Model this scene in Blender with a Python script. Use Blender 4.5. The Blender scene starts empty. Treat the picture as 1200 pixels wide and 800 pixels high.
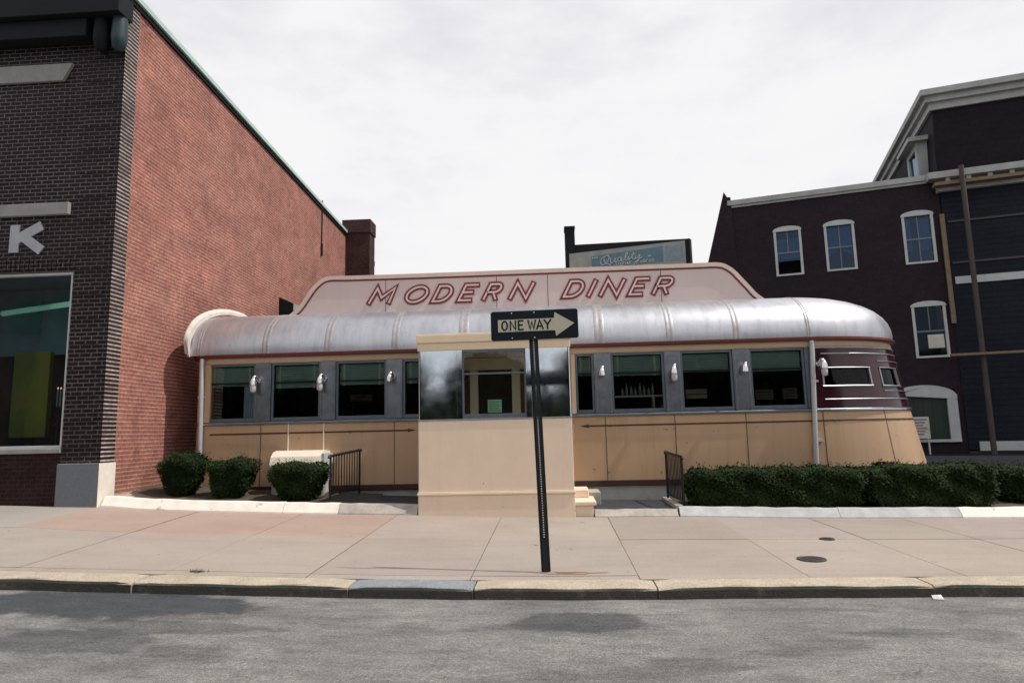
import bpy, bmesh, math, random
from mathutils import Vector, Matrix
R = math.radians
rnd = random.Random(7)
S = bpy.context.scene
COL = S.collection

# ------------------------------------------------------------------ camera
F_PX, YAW, PITCH, ROLL, CAMZ = 767.0, -0.0612561, 0.1360893, -0.0228568, 1.5
fw = Vector((math.sin(YAW)*math.cos(PITCH), math.cos(YAW)*math.cos(PITCH), math.sin(PITCH)))
rt = Vector((math.cos(YAW), -math.sin(YAW), 0)); up = rt.cross(fw)
rt, up = math.cos(ROLL)*rt + math.sin(ROLL)*up, -math.sin(ROLL)*rt + math.cos(ROLL)*up
CP = Vector((0, 0, CAMZ))
def ray(px, py): return fw*F_PX + rt*(px-600) - up*(py-400)
def at(px, py, Y):                                   # measured picture point -> point in the plane y = Y
    d = ray(px, py); return CP + d*(Y/d.y)
def on(px, py, P0, n):                               # same for any plane
    d = ray(px, py); return CP + d*((P0-CP).dot(n)/d.dot(n))
cd = bpy.data.cameras.new('camera'); cam = bpy.data.objects.new('camera', cd); COL.objects.link(cam)
cd.sensor_fit = 'HORIZONTAL'; cd.sensor_width = 36; cd.lens = 36*F_PX/1200; cd.clip_end = 3000; cd.clip_start = .05
m = Matrix((rt, up, -fw)).transposed().to_4x4(); m.translation = CP; cam.matrix_world = m
S.camera = cam

# ------------------------------------------------------------------ materials
def newmat(name):
    mt = bpy.data.materials.new(name); mt.use_nodes = True
    nt = mt.node_tree; return mt, nt, nt.nodes['Principled BSDF']
def N(nt, t, **k):
    n = nt.nodes.new(t)
    for a, b in k.items(): setattr(n, a, b)
    return n
def mixc(nt, fac, a, b, blend='MIX'):
    n = N(nt, 'ShaderNodeMix', data_type='RGBA', blend_type=blend)
    for sock, v in ((n.inputs[0], fac), (n.inputs[6], a), (n.inputs[7], b)):
        if hasattr(v, 'is_linked') or isinstance(v, bpy.types.NodeSocket): nt.links.new(v, sock)
        elif isinstance(v, (int, float)): sock.default_value = v
        else: sock.default_value = (*v, 1)
    return n.outputs[2]
def noise(nt, scale, detail=4, rough=.6, vec=None, dist=0):
    n = N(nt, 'ShaderNodeTexNoise'); n.inputs['Scale'].default_value = scale
    n.inputs['Detail'].default_value = detail; n.inputs['Roughness'].default_value = rough
    n.inputs['Distortion'].default_value = dist
    if vec is None:
        g = N(nt, 'ShaderNodeNewGeometry'); vec = g.outputs['Position']
    nt.links.new(vec, n.inputs['Vector']); return n.outputs['Fac']
def ramp(nt, fac, lo, hi, a=0., b=1.):
    n = N(nt, 'ShaderNodeMapRange'); nt.links.new(fac, n.inputs[0])
    for i, v in enumerate((lo, hi, a, b)): n.inputs[i+1].default_value = v
    return n.outputs[0]
def bump(nt, p, h, strength=.3, dist=.01):
    b = N(nt, 'ShaderNodeBump'); b.inputs['Strength'].default_value = strength; b.inputs['Distance'].default_value = dist
    nt.links.new(h, b.inputs['Height']); nt.links.new(b.outputs[0], p.inputs['Normal'])
def scaled_pos(nt, sc):
    g = N(nt, 'ShaderNodeNewGeometry'); mp = N(nt, 'ShaderNodeMapping')
    nt.links.new(g.outputs['Position'], mp.inputs['Vector']); mp.inputs['Scale'].default_value = sc
    return mp.outputs[0]
def paint(name, c, rough=.5, metal=0., var=.25, nscale=3., c2=None, bmp=.1, bscale=60., streak=0., spec=.5, dirt=None):
    mt, nt, p = newmat(name)
    f = ramp(nt, noise(nt, nscale, 6, .65), .3, .72)
    c2 = c2 or tuple(x*(1-var) for x in c)
    col = mixc(nt, f, c2, c)
    if streak:
        s = ramp(nt, noise(nt, 1, 5, .7, scaled_pos(nt, (9, 9, .5))), .5, .8, 0, streak)
        col = mixc(nt, s, col, tuple(x*.55 for x in c))
    if dirt:
        s = ramp(nt, noise(nt, dirt[1], 3, .5), dirt[2], dirt[2]+.06, 0, dirt[3])
        col = mixc(nt, s, col, dirt[0])
    nt.links.new(col, p.inputs['Base Color'])
    p.inputs['Roughness'].default_value = rough; p.inputs['Metallic'].default_value = metal
    p.inputs['Specular IOR Level'].default_value = spec
    if bmp: bump(nt, p, noise(nt, bscale, 4), bmp, .01)
    return mt
def brick(name, axis, c1, c2, mortar, bw=.205, bh=.07, ms=.011, var=.5, rough=.9, tint=None, off=.5, bed=0., bedc=None):
    mt, nt, p = newmat(name)
    g = N(nt, 'ShaderNodeNewGeometry'); d = N(nt, 'ShaderNodeVectorMath', operation='DOT_PRODUCT')
    nt.links.new(g.outputs['Position'], d.inputs[0]); d.inputs[1].default_value = axis
    sp = N(nt, 'ShaderNodeSeparateXYZ'); nt.links.new(g.outputs['Position'], sp.inputs[0])
    cb = N(nt, 'ShaderNodeCombineXYZ'); nt.links.new(d.outputs['Value'], cb.inputs[0]); nt.links.new(sp.outputs[2], cb.inputs[1])
    b = N(nt, 'ShaderNodeTexBrick'); nt.links.new(cb.outputs[0], b.inputs['Vector'])
    b.offset = off
    b.inputs['Scale'].default_value = 1; b.inputs['Brick Width'].default_value = bw; b.inputs['Row Height'].default_value = bh
    b.inputs['Mortar Size'].default_value = ms; b.inputs['Mortar Smooth'].default_value = .25; b.inputs['Bias'].default_value = 0
    b.inputs['Color1'].default_value = (*c1, 1); b.inputs['Color2'].default_value = (*c2, 1); b.inputs['Mortar'].default_value = (*mortar, 1)
    f = ramp(nt, noise(nt, .55, 6, .65), .35, .7, 0, var)
    col = mixc(nt, f, b.outputs['Color'], tint or tuple(x*.6 for x in c1), 'MIX')
    if bed:                                              # the bed joints read wider and paler than the upright ones
        dv = N(nt, 'ShaderNodeMath', operation='DIVIDE'); nt.links.new(sp.outputs[2], dv.inputs[0]); dv.inputs[1].default_value = bh
        fr_ = N(nt, 'ShaderNodeMath', operation='FRACT'); nt.links.new(dv.outputs[0], fr_.inputs[0])
        pp_ = N(nt, 'ShaderNodeMath', operation='PINGPONG'); nt.links.new(fr_.outputs[0], pp_.inputs[0]); pp_.inputs[1].default_value = .5
        k_ = ramp(nt, pp_.outputs[0], bed*.5/bh, bed*.75/bh, 1, 0)
        n_ = ramp(nt, noise(nt, 2.2, 4, .7), .3, .6, .35, 1.)
        m_ = N(nt, 'ShaderNodeMath', operation='MULTIPLY'); nt.links.new(k_, m_.inputs[0]); nt.links.new(n_, m_.inputs[1])
        col = mixc(nt, m_.outputs[0], col, bedc or mortar)
    f3 = ramp(nt, noise(nt, .9, 7, .72, scaled_pos(nt, (1, 1, 1.7)), .6), .32, .7, .72, 1.22); col = mixc(nt, 1., col, f3, 'MULTIPLY')
    f2 = ramp(nt, noise(nt, 18, 3), .3, .7, .68, 1.28)
    col = mixc(nt, 1., col, f2, 'MULTIPLY')
    nt.links.new(col, p.inputs['Base Color']); p.inputs['Roughness'].default_value = rough; p.inputs['Specular IOR Level'].default_value = .2
    iv = N(nt, 'ShaderNodeMath', operation='SUBTRACT'); iv.inputs[0].default_value = 1; nt.links.new(b.outputs['Fac'], iv.inputs[1])
    bump(nt, p, iv.outputs[0], .6, .008)
    return mt
def glass(name, tint=(.55, .62, .62), rough=.02, refl=1., gc=(.95, .97, 1)):
    mt, nt, p = newmat(name); nt.nodes.remove(p)
    out = nt.nodes['Material Output']
    tr = N(nt, 'ShaderNodeBsdfTransparent'); tr.inputs[0].default_value = (*tint, 1)
    gl = N(nt, 'ShaderNodeBsdfGlossy'); gl.inputs['Roughness'].default_value = rough; gl.inputs[0].default_value = (*gc, 1)
    fr = N(nt, 'ShaderNodeFresnel'); fr.inputs[0].default_value = 1.55
    bp = N(nt, 'ShaderNodeBump'); bp.inputs['Strength'].default_value = .05; bp.inputs['Distance'].default_value = .02
    nt.links.new(noise(nt, 2.5, 2), bp.inputs['Height']); nt.links.new(bp.outputs[0], gl.inputs['Normal'])
    mul = N(nt, 'ShaderNodeMath', operation='MULTIPLY'); mul.inputs[1].default_value = 1.1*refl; mul.use_clamp = True
    nt.links.new(fr.outputs[0], mul.inputs[0])
    mx = N(nt, 'ShaderNodeMixShader'); nt.links.new(mul.outputs[0], mx.inputs[0])
    nt.links.new(tr.outputs[0], mx.inputs[1]); nt.links.new(gl.outputs[0], mx.inputs[2])
    nt.links.new(mx.outputs[0], out.inputs[0]); return mt
def emit(name, c, s):
    mt, nt, p = newmat(name); p.inputs['Base Color'].default_value = (*c, 1)
    p.inputs['Emission Color'].default_value = (*c, 1); p.inputs['Emission Strength'].default_value = s; return mt

M = {}
M['tan'] = paint('tan_enamel', (.52, .345, .21), .38, var=.10, nscale=1.4, bmp=.03, bscale=8, streak=.38, dirt=((.12, .07, .04), 9, .70, .7))
M['seam'] = paint('seam_trim', (.10, .075, .06), .5, .3)
M['steelseam'] = paint('seam_steel', (.42, .38, .33), .45, .5)
M['cream'] = paint('cream_stucco', (.82, .665, .515), .65, var=.08, nscale=2.2, bmp=.12, bscale=90, streak=.2, dirt=((.2, .14, .1), 13, .71, .8))
M['creamtrim'] = paint('cream_trim', (.60, .47, .33), .55, var=.12, nscale=4)
M['inpaint'] = paint('inside_cream_paint', (.90, .80, .56), .6, var=.05)
M['vcornice'] = paint('vestibule_cornice', (.78, .63, .44), .6, var=.08, nscale=3, streak=.1)
M['maroon'] = paint('maroon_paint', (.12, .018, .016), .4, var=.3, nscale=5)
M['brownband'] = paint('brown_band', (.055, .018, .014), .5)
M['enamel'] = paint('maroon_enamel', (.045, .012, .02), .12, var=.3, nscale=2, bmp=.02, bscale=5)
M['chrome'] = paint('chrome', (.78, .78, .8), .22, 1., var=.15, nscale=8, bmp=.03, bscale=30)
def stainless():
    mt, nt, p = newmat('stainless')
    f = ramp(nt, noise(nt, 2.2, 5, .6), .3, .7)
    nt.links.new(mixc(nt, f, (.46, .51, .56), (.68, .72, .77)), p.inputs['Base Color'])
    p.inputs['Metallic'].default_value = 1
    r = ramp(nt, noise(nt, 5, 5), .3, .7, .05, .12); nt.links.new(r, p.inputs['Roughness'])
    bump(nt, p, noise(nt, 1.7, 2, .4), .055, .05); return mt
M['stainless'] = stainless()
M['nosetrim'] = paint('nose_trim', (.46, .46, .49), .38, 1., var=.3, nscale=8)
M['dullsteel'] = paint('dull_steel', (.30, .32, .355), .30, 1.0, var=.35, nscale=6, streak=.3)
M['darkframe'] = paint('window_frame_steel', (.15, .18, .215), .4, .6, var=.3, nscale=5)
def roofmetal():
    mt, nt, p = newmat('roof_aluminium')
    f = ramp(nt, noise(nt, 1.2, 6, .65), .3, .7)
    col = mixc(nt, f, (.45, .46, .505), (.63, .635, .665))
    s = ramp(nt, noise(nt, 1, 6, .7, scaled_pos(nt, (7, 1.2, 1.2))), .48, .75, 0, .6)
    col = mixc(nt, s, col, (.33, .32, .36))
    s = ramp(nt, noise(nt, 14, 2), .73, .78, 0, .6); col = mixc(nt, s, col, (.1, .08, .08))
    nt.links.new(col, p.inputs['Base Color']); p.inputs['Metallic'].default_value = .9; p.inputs['Roughness'].default_value = .42
    bump(nt, p, noise(nt, 3.5, 3), .12, .03); return mt
M['roof'] = roofmetal()
M['rib'] = paint('roof_rib', (.52, .50, .52), .5, .75, var=.35, nscale=9, streak=.45)
M['flash'] = paint('flashing_cement', (.62, .58, .52), .8, var=.25, nscale=5, bmp=.3, bscale=25)
M['signpanel'] = paint('sign_panel', (.70, .57, .545), .55, var=.10, nscale=1.3, bmp=.03, streak=.14, dirt=((.2, .12, .12), 7, .75, .6))
M['signedge'] = paint('sign_edging', (.72, .58, .50), .5, var=.15, nscale=5)
M['signred'] = paint('sign_red', (.25, .020, .032), .45, var=.45, nscale=6, c2=(.13, .02, .03))
M['signpink'] = paint('sign_pink', (.78, .62, .58), .45, var=.2, nscale=8)
M['concrete'] = paint('foundation_concrete', (.54, .55, .53), .9, var=.3, nscale=3, bmp=.3, bscale=40, streak=.25)
M['white'] = paint('white_edging_paint', (.86, .81, .73), .7, var=.22, nscale=5, bmp=.3, bscale=30, dirt=((.36, .32, .28), 6, .64, .7))
M['whitegrey'] = paint('worn_white_paint', (.55, .55, .56), .75, var=.35, nscale=4, bmp=.3, bscale=30, dirt=((.34, .24, .14), 2.3, .70, .5))
M['greycurb'] = paint('grey_edging', (.50, .46, .41), .85, var=.4, nscale=6, bmp=.4, bscale=25)
M['slate'] = paint('slate_walk', (.035, .041, .052), .75, var=.4, nscale=3, bmp=.2, bscale=30)
M['black'] = paint('black_iron', (.012, .012, .014), .45, .3)
M['post'] = paint('green_post', (.012, .022, .024), .5, .3, var=.4, nscale=12)
M['signblack'] = paint('sign_black', (.006, .012, .020), .5, var=.3, spec=.2)
M['signwhite'] = paint('sign_white', (.52, .49, .37), .45, var=.12, nscale=15)
M['blind'] = paint('green_blind', (.36, .455, .42), .85, var=.2, nscale=6)
M['tape'] = paint('blind_tape', (.68, .66, .52), .85)
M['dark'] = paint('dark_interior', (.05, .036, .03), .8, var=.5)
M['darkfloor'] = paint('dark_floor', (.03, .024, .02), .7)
M['interiorwood'] = paint('interior_wood', (.17, .055, .03), .5)
M['bottle'] = paint('bottle_glass', (.25, .27, .25), .15)
M['paper'] = paint('paper', (.62, .62, .55), .8)
M['greenpaper'] = paint('green_notice', (.30, .55, .30), .8, c2=(.5, .7, .48), nscale=30)
M['glass'] = glass('window_glass', (.82, .87, .86), refl=1.)
M['glassclear'] = glass('clear_glass', (.88, .92, .92), refl=.6)
M['glassdark'] = glass('smoked_glass', (.5, .55, .58), refl=.35)
M['globe'] = paint('lamp_globe', (.58, .60, .60), .08, var=.4, nscale=25)
M['brickred'] = brick('red_brick_side', (-.043, .999, 0), (.315, .112, .086), (.225, .082, .068), (.30, .155, .12), bh=.073, ms=.005, tint=(.37, .175, .14), var=.4, bed=.016, bedc=(.50, .31, .25))
M['brickdark'] = brick('dark_brick_front', (1, 0, 0), (.014, .008, .009), (.008, .005, .006), (.15, .13, .135), bh=.073, ms=.0095, tint=(.017, .008, .009), var=.6, rough=.6)
M['brickdarkside'] = brick('dark_brick_return', (0, 1, 0), (.04, .022, .022), (.025, .014, .016), (.05, .03, .03), bw=.23, bh=.073, ms=.003, var=.2, rough=.6, bed=.02, bedc=(.48, .42, .39))
M['brickbelow'] = brick('brick_under_window', (1, 0, 0), (.035, .013, .012), (.022, .010, .011), (.045, .03, .03), bh=.073, ms=.009)
M['brickchim'] = brick('chimney_brick', (.7, .7, 0), (.075, .034, .031), (.05, .026, .025), (.05, .034, .03), bh=.073, ms=.008)
M['stone'] = paint('grey_lintel_stone', (.30, .30, .29), .8, var=.25, nscale=5)
M['plinthgrey'] = paint('grey_granite', (.155, .175, .20), .8, var=.2, nscale=20, bmp=.25, bscale=50)
M['plinth'] = paint('painted_plinth', (.80, .74, .66), .75, var=.2, nscale=6, bmp=.25, bscale=35)
M['coping'] = paint('coping_green', (.42, .58, .53), .6, var=.2, nscale=3)
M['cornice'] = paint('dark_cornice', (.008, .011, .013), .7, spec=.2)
M['patina'] = paint('patina_pipe', (.012, .035, .038), .5)
M['maroonbrick'] = brick('maroon_brick', (.962, -.273, 0), (.027, .016, .022), (.020, .013, .018), (.022, .015, .02), bh=.075, ms=.008, tint=(.022, .014, .020), var=.5, rough=.75)
M['greytrim'] = paint('grey_trim', (.52, .55, .55), .7, var=.2, nscale=4)
M['greytrim2'] = paint('weathered_cornice', (.42, .44, .43), .75, var=.3, nscale=3)
M['slateroof'] = brick('slate_roof', (.962, -.273, 0), (.013, .010, .014), (.009, .008, .011), (.005, .005, .006), bw=.3, bh=.2, ms=.008, rough=.8)
M['siding'] = brick('blue_siding', (.962, -.273, 0), (.012, .016, .027), (.010, .013, .023), (.004, .005, .008), bw=9., bh=.16, ms=.012, rough=.7)
M['timber'] = paint('raw_timber', (.24, .17, .11), .8, var=.35, nscale=8, streak=.3)
M['polegrey'] = paint('weathered_pole', (.075, .062, .058), .8, var=.3)
M['curtain'] = paint('curtain', (.36, .46, .52), .9, var=.2, nscale=5)
M['greendoor'] = paint('green_door', (.010, .030, .020), .5)
M['blueglass'] = glass('sky_tinted_glass', (.45, .58, .72), .05, .8, (.62, .80, 1))  # blue of the mirrored sky is put into the glass colour
M['blueglassdark'] = glass('sky_tinted_dark_glass', (.5, .55, .6), .05, .35, (.6, .78, 1))  # same sky blue in the gloss colour, weaker reflection
M['board'] = paint('billboard_board', (.40, .41, .38), .8, var=.3, nscale=2.2, streak=.3)
M['boardblue'] = paint('billboard_blue', (.10, .19, .26), .8, var=.3, nscale=3, c2=(.16, .25, .30))
M['boardpale'] = paint('billboard_lettering', (.58, .62, .60), .8, var=.3, nscale=6)
M['boardfaint'] = paint('billboard_faint', (.28, .36, .41), .8, var=.3, nscale=6)
M['soil'] = paint('bed_soil', (.10, .075, .055), .95, var=.5, nscale=5, bmp=.8, bscale=22)
M['footing'] = paint('wall_footing', (.42, .36, .30), .9, var=.3, nscale=4, bmp=.4)
M['bark'] = paint('bark', (.05, .035, .025), .9)
def leafmat(name, a, b):
    mt, nt, p = newmat(name); f = ramp(nt, noise(nt, 5, 4), .3, .7)
    oi = N(nt, 'ShaderNodeNewGeometry')
    f2 = N(nt, 'ShaderNodeMath', operation='MULTIPLY_ADD'); nt.links.new(oi.outputs['Random Per Island'], f2.inputs[0]); f2.inputs[1].default_value = .6
    nt.links.new(f, f2.inputs[2]); nt.links.new(mixc(nt, ramp(nt, f2.outputs[0], 0, 1.5), a, b), p.inputs['Base Color'])
    p.inputs['Roughness'].default_value = .7; p.inputs['Specular IOR Level'].default_value = .12; return mt
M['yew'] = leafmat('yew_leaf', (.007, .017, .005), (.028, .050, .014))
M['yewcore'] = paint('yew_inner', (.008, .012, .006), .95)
M['treeleaf'] = leafmat('tree_leaf', (.010, .022, .010), (.03, .05, .02))
M['acwhite'] = paint('cabinet_cream', (.78, .70, .58), .5, var=.1, nscale=5, streak=.12)
M['iron'] = paint('iron_cover', (.085, .08, .078), .6, .4, var=.4, nscale=20)

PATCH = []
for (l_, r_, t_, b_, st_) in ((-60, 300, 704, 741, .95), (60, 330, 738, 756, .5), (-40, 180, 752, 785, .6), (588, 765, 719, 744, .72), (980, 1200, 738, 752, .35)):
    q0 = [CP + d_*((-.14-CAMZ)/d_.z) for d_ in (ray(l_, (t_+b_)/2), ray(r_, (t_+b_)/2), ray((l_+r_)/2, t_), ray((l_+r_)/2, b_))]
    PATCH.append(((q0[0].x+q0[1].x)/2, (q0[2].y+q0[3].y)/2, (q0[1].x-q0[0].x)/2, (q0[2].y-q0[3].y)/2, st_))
def asphalt():
    mt, nt, p = newmat('asphalt')
    f = ramp(nt, noise(nt, .9, 6, .7), .35, .68)
    col = mixc(nt, f, (.135, .132, .128), (.215, .207, .196))
    f = ramp(nt, noise(nt, 1.5, 5, .62, scaled_pos(nt, (.35, 1.1, 1))), .53, .63, 0, .7)
    col = mixc(nt, f, col, (.075, .075, .078))
    for (cx_, cy_, rx_, ry_, st_) in PATCH:              # darker oval patches with ragged edges
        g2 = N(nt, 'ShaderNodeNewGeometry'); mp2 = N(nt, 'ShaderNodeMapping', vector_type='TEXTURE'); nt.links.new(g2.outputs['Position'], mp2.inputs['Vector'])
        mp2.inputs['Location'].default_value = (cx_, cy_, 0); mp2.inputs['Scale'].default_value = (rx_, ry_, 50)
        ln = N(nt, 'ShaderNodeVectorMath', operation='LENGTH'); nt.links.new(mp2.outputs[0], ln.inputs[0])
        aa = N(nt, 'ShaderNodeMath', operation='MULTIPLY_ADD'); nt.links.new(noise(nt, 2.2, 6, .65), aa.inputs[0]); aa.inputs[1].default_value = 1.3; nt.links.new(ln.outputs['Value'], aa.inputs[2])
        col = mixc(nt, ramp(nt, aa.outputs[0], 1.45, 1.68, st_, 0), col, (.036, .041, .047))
    f = ramp(nt, noise(nt, 120, 3, .8), .3, .7, .35, 1.7); col = mixc(nt, 1., col, f, 'MULTIPLY')
    f = ramp(nt, noise(nt, 40, 3, .8), .3, .7, .6, 1.4); col = mixc(nt, 1., col, f, 'MULTIPLY')
    f = ramp(nt, noise(nt, 7, 5, .75, scaled_pos(nt, (.45, 1.3, 1))), .3, .7, .70, 1.22); col = mixc(nt, 1., col, f, 'MULTIPLY')
    f = ramp(nt, noise(nt, 55, 2, .6), .70, .74, 0, .65); col = mixc(nt, f, col, (.03, .03, .03))
    f = ramp(nt, noise(nt, 47, 2, .6), .71, .75, 0, .5); col = mixc(nt, f, col, (.42, .40, .36))
    # hairline cracks
    v = N(nt, 'ShaderNodeTexVoronoi', feature='DISTANCE_TO_EDGE'); v.inputs['Scale'].default_value = .55
    g = N(nt, 'ShaderNodeNewGeometry'); ad = N(nt, 'ShaderNodeVectorMath', operation='ADD')
    nz = N(nt, 'ShaderNodeTexNoise'); nz.inputs['Scale'].default_value = 3; nz.inputs['Detail'].default_value = 6
    sc = N(nt, 'ShaderNodeVectorMath', operation='SCALE'); sc.inputs['Scale'].default_value = .5
    nt.links.new(g.outputs['Position'], nz.inputs['Vector']); nt.links.new(nz.outputs['Color'], sc.inputs[0])
    nt.links.new(g.outputs['Position'], ad.inputs[0]); nt.links.new(sc.outputs[0], ad.inputs[1]); nt.links.new(ad.outputs[0], v.inputs['Vector'])
    c = ramp(nt, v.outputs['Distance'], .001, .005, .4, 0.)
    cm = N(nt, 'ShaderNodeMath', operation='MULTIPLY'); nt.links.new(c, cm.inputs[0]); nt.links.new(ramp(nt, noise(nt, .5, 2), .52, .6), cm.inputs[1]); c = cm.outputs[0]
    col = mixc(nt, c, col, (.03, .03, .03))
    nt.links.new(col, p.inputs['Base Color']); p.inputs['Roughness'].default_value = .85
    bump(nt, p, noise(nt, 110, 3, .7), .6, .01); return mt
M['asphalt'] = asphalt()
def paving(name, a, b):
    mt, nt, p = newmat(name)
    at_ = N(nt, 'ShaderNodeAttribute', attribute_name='tint')
    f = ramp(nt, noise(nt, .8, 6, .65), .3, .7); col = mixc(nt, f, a, b)
    col = mixc(nt, 1., col, at_.outputs['Color'], 'MULTIPLY')
    f = ramp(nt, noise(nt, 90, 3, .8), .3, .7, .8, 1.2); col = mixc(nt, 1., col, f, 'MULTIPLY')
    f = ramp(nt, noise(nt, 3, 5, .7), .62, .8, 0, .4); col = mixc(nt, f, col, (.17, .14, .12))
    f = ramp(nt, noise(nt, 9, 2), .72, .75, 0, .7); col = mixc(nt, f, col, (.07, .06, .055))
    f = ramp(nt, noise(nt, 34, 2), .74, .77, 0, .6); col = mixc(nt, f, col, (.09, .08, .07))
    f = ramp(nt, noise(nt, 1.3, 5, .7, scaled_pos(nt, (.5, 2.2, 1))), .5, .72, 0, .28); col = mixc(nt, f, col, (.19, .165, .145))
    nt.links.new(col, p.inputs['Base Color']); p.inputs['Roughness'].default_value = .9
    bump(nt, p, noise(nt, 70, 4), .35, .006); return mt
M['paving'] = paving('sidewalk_concrete', (.29, .243, .212), (.335, .288, .255))
def kerbstone(name, a, b):
    mt, nt, p = newmat(name)
    f = ramp(nt, noise(nt, 3, 6, .7), .3, .7); col = mixc(nt, f, a, b)
    f = ramp(nt, noise(nt, 60, 3, .8), .3, .7, .6, 1.35); col = mixc(nt, 1., col, f, 'MULTIPLY')
    # tyre grime on the upright face: follows the stone's own face, not the light
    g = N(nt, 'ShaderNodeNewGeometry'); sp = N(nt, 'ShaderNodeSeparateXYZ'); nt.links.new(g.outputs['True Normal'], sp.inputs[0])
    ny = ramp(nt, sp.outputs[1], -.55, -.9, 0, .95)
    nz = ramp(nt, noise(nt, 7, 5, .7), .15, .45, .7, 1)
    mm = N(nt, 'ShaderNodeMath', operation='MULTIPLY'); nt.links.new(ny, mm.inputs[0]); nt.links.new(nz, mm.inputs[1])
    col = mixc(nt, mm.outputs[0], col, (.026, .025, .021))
    nt.links.new(col, p.inputs['Base Color']); p.inputs['Roughness'].default_value = .85
    bump(nt, p, noise(nt, 28, 5, .7), .6, .02); return mt
M['kerb'] = kerbstone('kerb_granite', (.34, .28, .21), (.48, .42, .33))
M['kerbblue'] = kerbstone('kerb_bluestone', (.17, .19, .21), (.26, .28, .29))
M['joint'] = paint('joint_dirt', (.10, .085, .07), .95)
M['rust'] = paint('rust_stain', (.20, .10, .05), .9, var=.4, nscale=14)

# ------------------------------------------------------------------ mesh builder
def root_loc(o):
    while o.parent: o = o.parent
    return o.location.copy()
class MB:
    def __init__(s): s.v = []; s.f = []; s.mi = []; s.sm = []
    def add(s, vs, fs, mi=0, smooth=False):
        b = len(s.v); s.v += [tuple(v) for v in vs]
        for f in fs: s.f.append([b+i for i in f]); s.mi.append(mi); s.sm.append(smooth)
        return s
    def box(s, x0, x1, y0, y1, z0, z1, mi=0, T=None):
        vs = [Vector((x, y, z)) for z in (z0, z1) for y in (y0, y1) for x in (x0, x1)]
        if T: vs = [T(v) for v in vs]
        return s.add(vs, [(0, 2, 3, 1), (4, 5, 7, 6), (0, 1, 5, 4), (2, 6, 7, 3), (0, 4, 6, 2), (1, 3, 7, 5)], mi)
    def prism(s, poly, d, mi=0, smooth_side=False):          # polygon of 3-D points, extruded by vector d
        n = len(poly); d = Vector(d); P = [Vector(p) for p in poly]
        s.add(P + [p+d for p in P], [list(range(n))[::-1], [n+i for i in range(n)]], mi)
        s.add(P + [p+d for p in P], [(i, (i+1) % n, n+(i+1) % n, n+i) for i in range(n)], mi, smooth_side); return s
    def tube(s, pts, r, mi=0, n=10, caps=True):
        P = [Vector(p) for p in pts]; rs = r if isinstance(r, (list, tuple)) else [r]*len(P); rings = []
        prev = None
        for i, p in enumerate(P):
            t = (P[min(i+1, len(P)-1)] - P[max(i-1, 0)]).normalized()
            if prev is None:
                a = Vector((0, 0, 1)) if abs(t.z) < .9 else Vector((1, 0, 0)); u = t.cross(a).normalized()
            else: u = (prev - t*prev.dot(t)).normalized()
            prev = u; w = t.cross(u)
            rings.append([p + (u*math.cos(2*math.pi*k/n) + w*math.sin(2*math.pi*k/n))*rs[i] for k in range(n)])
        vs = [v for r_ in rings for v in r_]; fs = []
        for i in range(len(P)-1):
            for k in range(n): fs.append((i*n+k, i*n+(k+1) % n, (i+1)*n+(k+1) % n, (i+1)*n+k))
        s.add(vs, fs, mi, True)
        if caps: s.add(rings[0], [list(range(n))[::-1]], mi); s.add(rings[-1], [list(range(n))], mi)
        return s
    def loft(s, rings, mi=0, smooth=True, closed=False):
        n = len(rings[0]); vs = [v for r_ in rings for v in r_]; fs = []
        for i in range(len(rings)-1):
            for k in range(n if closed else n-1):
                fs.append((i*n+k, i*n+(k+1) % n, (i+1)*n+(k+1) % n, (i+1)*n+k))
        return s.add(vs, fs, mi, smooth)
    def build(s, name, mats, parent=None, bevel=0, seg=2):
        o0 = root_loc(parent) if parent else Vector((0, 0, 0))
        me = bpy.data.meshes.new(name)
        me.from_pydata([tuple(Vector(v)-o0) for v in s.v], [], s.f); me.update()
        for mt in (mats if isinstance(mats, (list, tuple)) else [mats]): me.materials.append(M[mt] if isinstance(mt, str) else mt)
        me.polygons.foreach_set('material_index', s.mi); me.polygons.foreach_set('use_smooth', s.sm)
        o = bpy.data.objects.new(name, me); COL.objects.link(o)
        if parent: o.parent = parent
        if bevel:
            b = o.modifiers.new('bevel', 'BEVEL'); b.width = bevel; b.segments = seg; b.limit_method = 'ANGLE'; b.angle_limit = R(40)
        return o
def tag(o, label=None, cat=None, group=None, kind=None):
    for k, v in (('label', label), ('category', cat), ('group', group), ('kind', kind)):
        if v: o[k] = v
    return o
def thing(name, loc, label, cat, group=None):
    o = bpy.data.objects.new(name, None); COL.objects.link(o); o.location = loc; o.empty_display_size = .2
    return tag(o, label, cat, group)
def single(mb, name, mats, label, cat, group=None, base=None, bevel=0):    # a thing that is one mesh, origin at its base
    n = len(mb.v); c = Vector(base) if base else Vector((sum(v[0] for v in mb.v)/n, sum(v[1] for v in mb.v)/n, min(v[2] for v in mb.v)))
    mb.v = [tuple(Vector(v)-c) for v in mb.v]; o = mb.build(name, mats, None, bevel); o.location = c
    return tag(o, label, cat, group)
def copy_tree(o, parent=None):
    c = o.copy(); COL.objects.link(c); c.parent = parent
    for ch in list(o.children): copy_tree(ch, c)
    return c
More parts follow.
